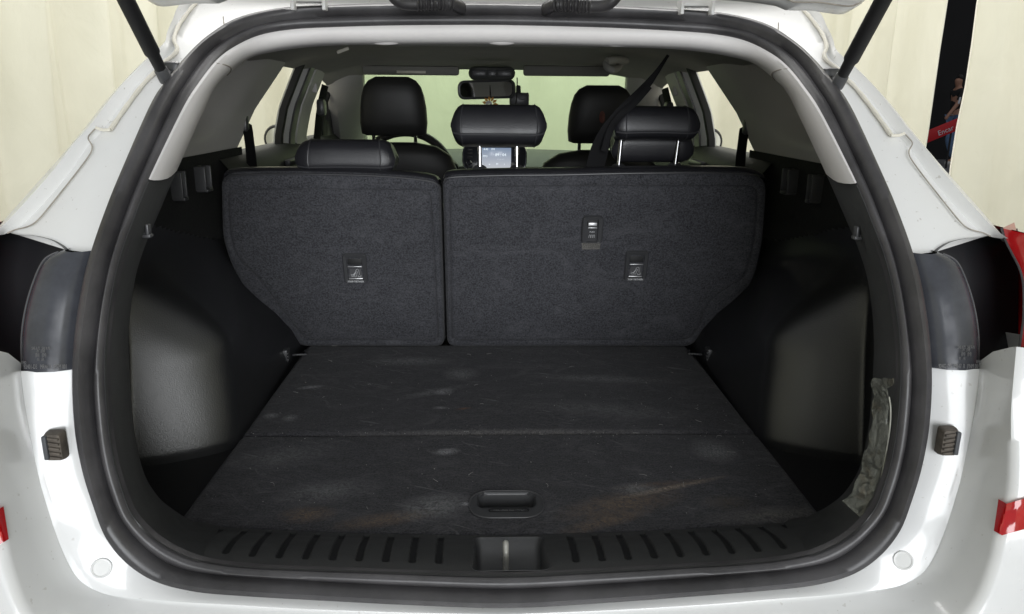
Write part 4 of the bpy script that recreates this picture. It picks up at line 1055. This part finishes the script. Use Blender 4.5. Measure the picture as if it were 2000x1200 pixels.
for sg in (1, -1):
    def sid(mb_): return mb_ if sg > 0 else mb_.mirror()
    # quarter panel along the side of the car
    qp = MB(); rows_ = []
    for z in (0.35, 0.55, 0.75, 0.95, 1.04, 1.09, 1.12):
        e_ = 1 - 0.30 * sstep(z, 1.0, 1.12); up_ = sstep(z, 0.90, 1.0); yb = 0.80 + 0.26 * up_
        rows_.append([Vector((-x_ if i_ < 2 else -(.70 + (x_ - .70) * e_), y_, z - .01 * i_ * sstep(z, 1.0, 1.1))) for i_, (x_, y_) in enumerate(((.640 + .085 * up_, yb), (.672 + .065 * up_, yb + .02), (.74 + .02 * up_, 1.02 + .12 * up_), (.80, 1.25), (.85, 1.6), (.88, 2.2), (.89, 3.0), (.88, 4.2)))])
    qp.loft(rows_); sid(qp).build('quarter_panel', M['paint'], body, 60)
    # sealant bead and panel gap
    kb = resample(poly_po([(216, 253), (240, 218), (267, 181), (286, 158), (303, 141), (322, 121), (341, 106), (346, 94), (340, 78), (348, 52), (372, 18), (384, 6)], .012), 70)
    rnd = random.Random(3)
    sid(MB().tube(kb, lambda i: .0030 + .0003 * math.sin(i * .9), 8)).build('sealant_bead', M['sealant'], body)
    kg = resample(poly_po([(186, 252), (180, 258), (172, 270), (180, 289), (165, 317), (99, 401), (72, 432), (54, 443), (30, 449), (14, 456)], .010), 60)
    sid(MB().tube(kg, .0009, 6)).build('panel_gap', M['gap'], body)
    sg2 = resample(poly_po([(188, 250), (200, 254), (216, 254)], .008), 8); sid(MB().tube(sg2, .0022, 6)).build('sealant_end', M['sealant'], body)
    # roof joint marks
    sj = resample(poly_po([(436, 33), (437, 45), (440, 60)], .010), 8); sid(MB().tube(sj, .0009, 6)).build('panel_gap', M['gap'], body)
    # tail lamp: dark recess, glossy cover, red lens
    lamp = MB()
    rc = []
    for t in np.linspace(0, 1, 14):
        r = []
        for u in np.linspace(0, 1, 14):
            yt = lerp(462, 486, max(0, (u - .45) / .55)) if u > .45 else 462
            r.append(PO(lerp(-48, 150, u), lerp(yt - 22, 735, t), 0.075 + .02 * math.sin(t * 3.1)))
        rc.append(r)
    lamp.loft(rc)
    edge = resample(poly_po([(18, 455), (34, 459), (60, 460), (96, 468), (118, 480), (128, 489)], .012), 20)
    lamp.loft([edge, [p + Vector((0, .03, -.006)) for p in edge], [p + Vector((0, .075, -.004)) for p in edge]])
    lo = sid(lamp).build('tail_lamp', M['lamp_dark'], car, 50)
    Bq = poly_po([(125, 489), (97, 499), (79, 515), (60, 559), (46, 610), (39.5, 661), (40, 721)], .004)
    Bq = resample(Bq, 40); Aq = resample([cA(s) for s in np.linspace(14.02, 11.22, 40)], 40, False)
    rws = []
    for t, off in ((0, .006), (.04, -.004), (.3, -.012), (.6, -.013), (.85, -.007), (.96, -.001), (1, .006), (1.0, .09)):
        rws.append([lerp(a, b, t) + Vector((0, off, 0)) for a, b in zip(Aq, Bq)])
    cv = MB(); cv.loft(rws)
    cv.loft([[r[-1] for r in rws[:-1]], [r[-1] + Vector((0, .03, -.002)) for r in rws[:-1]]])
    sid(cv).build('lamp_cover', M['gloss_black'], lo, 50)
    sid(MB().tube([p + Vector((0, .003, 0)) for p in Bq[2:]], .0012, 6)).build('cover_edge', M['label_grey'], lo)
    inn = resample([mir(p) for p in poly_po([(1957, 446), (1964, 470), (1976, 494), (1992, 526), (1999, 560), (1999, 620), (1994, 660), (1987, 708)], .010)], 30)
    out = resample([mir(p) for p in poly_po([(2030, 462), (2080, 500), (2110, 560), (2110, 640), (2090, 715)], -.01)], 30)
    ln = MB(); ln.loft([[p + Vector((-.05, .05, 0)) for p in inn], inn, [lerp(a, b, .12) + Vector((0, -.012, 0)) for a, b in zip(inn, out)], [lerp(a, b, .5) + Vector((0, -.03, 0)) for a, b in zip(inn, out)], out, [p + Vector((0, .2, 0)) for p in out]])
    sid(ln).build('lamp_lens', M['red_lens'], lo, 50)
    MBs = sid(MB().tube(inn, .0016, 6)); MBs.build('lens_rim', M['rubber'], lo)
    # embossed lettering on the cover
    def cov(px, py): return PO(px, py, -.0065)
    tx = MB()
    if sg > 0:
        ts = [('92401-D3   MR46  L  JPNM 001', 92, 715, .0078), ('SAE A P2   SAE R P3', 83, 679, .0050), ('7V   21W', 83, 684.5, .0050), ('(E4)   (E4)', 83, 692, .0062), ('R1   AR', 83, 701, .0048), ('KMO', 50, 707, .0050)]
    else:
        ts = [('92402-D3   MR47  R  JPNM 001', 1870, 714, .0078), ('SAE A P2   SAE R P3', 1884, 677, .0050), ('7V   21W', 1884, 682.5, .0050), ('(E4)   (E4)', 1884, 690, .0062), ('R1   AR', 1876, 699, .0048), ('KMO', 1908, 705, .0050)]
    for s_, px, py, sz in ts:
        c = cov(px, py); dx = (cov(px + 20, py) - cov(px - 20, py)).normalized(); dz = (cov(px, py - 6) - cov(px, py + 6)).normalized()
        tx.join(text_mb(s_, sz, c + Vector((0, -.0035 , 0)), dx, dz, depth=.0003, sx=0.50))
    tx.build('embossed_lettering', M['grey_mark'], lo)
    # ribbed rubber bump stop
    c = PO(112, 868, -.004); bs = MB()
    rws = [[c + Vector((x * k, -dy, z * k)) for x, z in rrect(.020, .034, .003, 3)] for k, dy in ((1.05, -.003), (1.05, .003), (.95, .010), (.8, .011))]
    bs.loft(rws, True, caps=True); bso = sid(bs).build('bump_stop', M['rust_rubber'], body, 40)
    for k in range(5):
        sid(MB().box(c + Vector((.0028, -.0115, .012 - .006 * k)), (.0125, .005, .0030), .001, Matrix.Rotation(0.15, 3, 'Y'))).build('rib', M['rust_rubber'], bso)
    sid(MB().box(c + Vector((-.0068, -.012, .001)), (.0055, .006, .030), .0015)).build('stop_face', M['grey_rubber'], bso)
    # round body plug
    hit = BUMP.ray_cast(CAM, ray(198, 1110).normalized()); c = hit[0]; n_ = hit[1] if hit[1].dot(ray(198, 1110)) < 0 else -hit[1]
    u_ = (Vector((1, 0, 0)) - n_ * n_.x).normalized(); v_ = n_.cross(u_)
    rws = [[c + u_ * r * math.cos(a) + v_ * r * math.sin(a) + n_ * h for a in np.linspace(0, 2 * math.pi, 28, endpoint=False)] for r, h in ((.0122, -.003), (.0120, .0010), (.0110, .0020), (.0096, .0018), (.0090, .0010), (.004, .0010))]
    pgm = MB(); pgm.loft(rws, True, caps=True); sid(pgm).build('body_plug', M['paint_dull'], body, 40)
    # side reflector wrapped round the bumper corner
    rf_ = MB()
    for quad in (((1950, 975), (1966, 984), (1957, 1046), (1941, 1037)), ((1966, 984), (2030, 966), (2030, 1026), (1957, 1046))):
        grid = [[None] * 7 for _ in range(7)]; back = [[None] * 7 for _ in range(7)]
        for i in range(7):
            for j in range(7):
                u, v = i / 6, j / 6
                px = (1 - u) * (1 - v) * quad[0][0] + u * (1 - v) * quad[1][0] + u * v * quad[2][0] + (1 - u) * v * quad[3][0]
                py = (1 - u) * (1 - v) * quad[0][1] + u * (1 - v) * quad[1][1] + u * v * quad[2][1] + (1 - u) * v * quad[3][1]
                d_ = ray(px, py).normalized(); hit = BUMP.ray_cast(CAM, d_)
                p_ = hit[0] if hit[0] is not None else PO(px, py, -.09)
                grid[i][j] = mir(p_ - d_ * .005); back[i][j] = mir(p_ + d_ * .003)
        rf_.loft(grid); rf_.loft([grid[0], back[0]]); rf_.loft([grid[6], back[6]])
        rf_.loft([[g_[0] for g_ in grid], [g_[0] for g_ in back]]); rf_.loft([[g_[6] for g_ in grid], [g_[6] for g_ in back]])
    sid(rf_).build('reflector', M['red_lens'], car, 20)
    # gas strut
    q0 = PO(321, 150, -.020); q1 = PY(246, 0, 1.08); dvec = (q1 - q0)
    q2 = q0 + dvec * 4.2
    gs = MB(); gs.tube([q0 + dvec * .12, q0 + dvec * .30, q0 + dvec * .34, q2], lambda i: (.0080, .0085, .0108, .0108)[i], 16)
    gso = sid(gs).build('gas_strut', M['matt_black'], car)
    sid(MB().tube([q0 - dvec * .06, q0 - dvec * .05, q0 + dvec * .10, q0 + dvec * .14], lambda i: (.004, .0095, .0095, .006)[i], 12)).build('socket', M['clip'], gso)
    mtp = PO(337, 141, .002)
    ms = MB(); ms.box(mtp, (.026, .018, .030), .006); ms.tube([mtp, q0], .0055, 10); sid(ms).build('mounting', M['clip'], gso)

# ---- tailgate, hinges, cable boots
E_ = [(262, -60), (274, -28), (288, 0), (300, 13), (318, 19), (345, 17), (380, 13), (430, 13), (452, 5), (520, -2), (640, -6), (760, -8), (968, -10)]
ed = resample([PY(px, py, 1.24) for px, py in E_], 70); ed[-1].x = 0
dv = Vector((0, -.80, .60)); nv = Vector((0, .60, .80))
def hrow(t, lift, wid, inset=0.0):
    out = []
    for p in ed:
        q = p + dv * t + nv * lift; q.x *= wid
        out.append(q)
    return out
hg = MB()
hg.loft([hrow(1.1, .0, 1.22), hrow(.6, -.01, 1.15), hrow(.15, -.012, 1.05), hrow(.03, -.008, 1.01), hrow(.006, .0, 1.0), hrow(.0, .008, 1.0), hrow(-.006, .02, 1.0), hrow(.01, .045, 1.0), hrow(.5, .06, 1.12), hrow(1.1, .05, 1.22)])
hg.loft([hrow(1.1, .0, 1.22), hrow(1.1, .05, 1.22)])
hg.both(); tg = hg.build('tailgate', M['paint'], car, 50)
MB().tube([p + dv * .035 - nv * .011 for p in ed[2:30]], .0012, 6).both().build('tailgate_seam', M['gap'], tg)
for sg in (1, -1):
    hh_ = MB()
    for px in (573, 634):
        a = PY(px, -8, 1.33); b = PY(px, 21, 1.33); hh_.box((a + b) / 2, (.0055, .02, a.z - b.z), .0012)
    a = PY(603, 5, 1.36); hh_.box(a + Vector((0, .01, .006)), (.055, .03, .012), .003)
    (hh_ if sg > 0 else hh_.mirror()).build('hinge', M['paint_dull'], tg)
    pts = resample([PY(764, -14, 1.33), PY(774, -2, 1.33), PY(788, 6, 1.335), PY(808, 8, 1.34), PY(838, 7, 1.345), PY(866, 6, 1.35), PY(886, 8, 1.36), PY(900, 16, 1.375), PY(905, 24, 1.40)], 90)
    bt = MB().tube(pts, lambda i: .0105 + (.0016 * math.sin(i * 1.9) if 26 < i < 62 else .0), 14)
    (bt if sg > 0 else bt.mirror()).build('cable_boot', M['rubber'], tg)

# ================================================================== LOOSE THINGS
# crumpled clear plastic strip at the right of the opening
def plastic_mat():
    mt = bpy.data.materials.new('clear_plastic'); mt.use_nodes = True; nt = mt.node_tree; nt.nodes.clear()
    out = nt.nodes.new('ShaderNodeOutputMaterial'); mx = nt.nodes.new('ShaderNodeMixShader')
    tr = nt.nodes.new('ShaderNodeBsdfTransparent'); tr.inputs[0].default_value = (0.93, 0.94, 0.90, 1)
    pb = nt.nodes.new('ShaderNodeBsdfPrincipled'); pb.inputs['Roughness'].default_value = 0.10; pb.inputs['Coat Weight'].default_value = 1.0; pb.inputs['Coat Roughness'].default_value = 0.05; pb.inputs['Specular IOR Level'].default_value = 1.0
    tc = nt.nodes.new('ShaderNodeTexCoord'); n = tex(nt, 'ShaderNodeTexNoise', 22, Detail=2.0, Distortion=1.6); nt.links.new(tc.outputs['Object'], n.inputs['Vector'])
    c = mix_rgb(nt, ramp(nt, n.outputs[0], 0.56, 0.66), (0.52, 0.53, 0.49), (0.50, 0.45, 0.37)); nt.links.new(c, pb.inputs['Base Color'])
    n2 = tex(nt, 'ShaderNodeTexNoise', 60, Detail=5.0, Distortion=2.0); nt.links.new(tc.outputs['Object'], n2.inputs['Vector'])
    mr = nt.nodes.new('ShaderNodeMapRange'); nt.links.new(n2.outputs[0], mr.inputs[0]); mr.inputs[1].default_value = .35; mr.inputs[2].default_value = .75; mr.inputs[3].default_value = .06; mr.inputs[4].default_value = .34
    bn = nt.nodes.new('ShaderNodeBump'); bn.inputs['Strength'].default_value = .7; bn.inputs['Distance'].default_value = .010; nt.links.new(n.outputs[0], bn.inputs['Height']); nt.links.new(bn.outputs[0], pb.inputs['Normal'])
    nt.links.new(mr.outputs[0], mx.inputs[0]); nt.links.new(tr.outputs[0], mx.inputs[1]); nt.links.new(pb.outputs[0], mx.inputs[2]); nt.links.new(mx.outputs[0], out.inputs[0])
    return mt
le = [(1708, 738), (1704, 752), (1707, 775), (1703, 812), (1698, 850), (1692, 880), (1682, 915), (1668, 948), (1646, 980)]
re = [(1723, 724), (1729, 745), (1735, 775), (1738, 800), (1736, 840), (1728, 890), (1721, 925), (1711, 968), (1684, 1014)]
ofs = [.055, .055, .06, .065, .07, .075, .075, .075, .075]
lE = resample([PO(*p, o - .015) for p, o in zip(le, ofs)], 60); rE = resample([PO(*p, o - .050) for p, o in zip(re, ofs)], 60)
rnd = random.Random(9); mb = MB(); rows = []
for i in range(60):
    r = []
    for j in range(17):
        t = j / 16; p = lerp(lE[i], rE[i], t)
        wv = .0026 * math.sin(i * .55 + t * 4) + .0022 * math.sin(i * .21 - t * 9) + .0006 * math.sin(i * 1.3 + t * 13) + rnd.uniform(-.0002, .0002) - .012 * sstep(8 - i, 0, 8) * t * 2
        r.append(p + Vector((0, -.006 * math.sin(math.pi * t) + wv, 0)))
    rows.append(r)
mb.loft(rows); ps = mb.build('plastic_strip', plastic_mat(), None, 30, solid=0.0006)
tag(ps, 'crumpled dusty clear plastic strip stuck to the right edge of the boot opening', 'plastic strip')
sm = MB().tube([p + Vector((0, -.002, 0)) for p in rE[10:]], .0009, 6); sm.build('folded_edge', M['film_edge'], ps)

# dash camera and hanging flower ornament
dc = PY(1014, 194, 3.02); mb = MB(); mb.box(dc, (.074, .03, .048), .006); mb.tube([dc + Vector((-.003, 0, .02)), dc + Vector((-.003, .02, .045))], .010, 8)
dco = mb.build('dash_camera', M['clip']); tag(dco, 'small black dash camera hanging on the windscreen beside the mirror', 'dash camera')
MB().box(dc + Vector((.012, -.017, .006)), (.030, .004, .016), .002).build('camera_screen', M['label_grey'], dco)
MB().tube(resample([PY(1010, 152, 3.0), PY(1010, 170, 3.0), PY(1009, 190, 3.0), PY(1006, 212, 3.0)], 14), .0022, 6).build('camera_cable', M['matt_black'], dco)
oc_ = PY(957, 204, 2.98); mb = MB()
for k in range(11):
    a = 2 * math.pi * k / 11
    mb.loft([[oc_ + Vector((math.cos(a + d) * r_, -.002 * s_, math.sin(a + d) * r_)) for d, r_ in ((-.2, .012), (-.26, .022), (0, .031), (.26, .022), (.2, .012))] for s_ in (1, -1)], True, caps=True)
oo = mb.build('hanging_ornament', M['petal_orange']); tag(oo, 'orange and white flower charm hanging below the rear-view mirror', 'ornament')
MB().loft([[oc_ + Vector((-.004 + r_ * math.cos(a), -.004, r_ * math.sin(a))) for a in np.linspace(0, 6.28, 12, endpoint=False)] for r_ in (.013, .002)], True).build('flower_centre', M['petal_white'], oo)
MB().tube([oc_ + Vector((0, 0, .02)), oc_ + Vector((0, .01, .07))], .0012, 6).build('cord', M['matt_black'], oo)

# ---- person beyond the gap, walking left, mostly hidden by the curtain
def skin_mesh(name, verts, edges, radii, mt, parent=None, sub=2):
    me = bpy.data.meshes.new(name); me.from_pydata([tuple(v) for v in verts], edges, []); me.update()
    o = link(name, me, parent); o.data.materials.append(mt)
    sk = o.modifiers.new('skin', 'SKIN'); ss = o.modifiers.new('subdivision', 'SUBSURF'); ss.levels = sub; ss.render_levels = sub
    for i, r in enumerate(radii):
        me.skin_vertices[0].data[i].radius = (r, r)
    me.skin_vertices[0].data[0].use_root = True
    for p in me.polygons: p.use_smooth = True
    sk.use_smooth_shade = True
    return o
base = PZ(1852, 322, 0.0); PYh = base.y; bx = base.x
HS = PY(1884, 143, PYh).z / 1.80
def H(x, z, y=0): return Vector((bx + x * HS, PYh + y * HS, z * HS))
V = [H(0, .96), H(0.0, 1.12), H(-.01, 1.32), H(-.02, 1.46), H(-.03, 1.54), H(-.045, 1.62), H(-.05, 1.71),
     H(0, .90, -.09), H(-.13, .52, -.10), H(.03, .12, -.10), H(-.12, .04, -.10),
     H(0, .90, .09), H(.10, .52, .10), H(.28, .16, .10), H(.20, .05, .10),
     H(-.02, 1.42, -.19), H(-.16, 1.18, -.24), H(-.30, .98, -.24), H(-.34, .90, -.23),
     H(-.02, 1.42, .19), H(.10, 1.16, .24), H(.06, .94, .25), H(.05, .86, .25)]
E2 = [(0, 1), (1, 2), (2, 3), (3, 4), (4, 5), (5, 6), (0, 7), (7, 8), (8, 9), (9, 10), (0, 11), (11, 12), (12, 13), (13, 14), (3, 15), (15, 16), (16, 17), (17, 18), (3, 19), (19, 20), (20, 21), (21, 22)]
Rd = [.13, .13, .14, .11, .055, .085, .085, .095, .065, .045, .04, .095, .065, .045, .04, .055, .045, .036, .04, .055, .045, .036, .04]
person = skin_mesh('person', V, E2, Rd, M['skin']); tag(person, 'person in black shirt and blue jeans walking behind the curtain gap', 'person')
skin_mesh('shirt', [V[0] + Vector((0, 0, .02)), V[1], V[2], V[3], V[15], lerp(V[15], V[16], .75), V[19], lerp(V[19], V[20], .75)], [(0, 1), (1, 2), (2, 3), (3, 4), (4, 5), (3, 6), (6, 7)], [.145, .145, .155, .12, .075, .068, .075, .068], M['shirt'], person)
skin_mesh('jeans', [V[0], V[7], V[8], lerp(V[8], V[9], .93), V[11], V[12], lerp(V[12], V[13], .93)], [(0, 1), (1, 2), (2, 3), (0, 4), (4, 5), (5, 6)], [.14, .11, .09, .085, .11, .09, .085], M['denim'], person)
for a, b_ in ((9, 10), (13, 14)):
    p = V[a]; skin_mesh('shoe', [Vector((p.x + .03, p.y, .05)), Vector((p.x - .08, p.y, .048)), Vector((p.x - .19, p.y, .04))], [(0, 1), (1, 2)], [.06, .06, .045], M['shoe'], person)
skin_mesh('hair', [H(-.02, 1.66), H(-.03, 1.74), H(.02, 1.70)], [(0, 1), (1, 2)], [.085, .09, .07], M['hair'], person)
skin_mesh('shirt_hem', [H(-.01, .98), H(-.01, 1.0)], [(0, 1)], [.155, .152], M['white_cloth'], person)
skin_mesh('sleeve_stripe', [H(-.11, 1.34, -.25), H(-.15, 1.20, -.28)], [(0, 1)], [.022, .022], M['white_cloth'], person, 1)
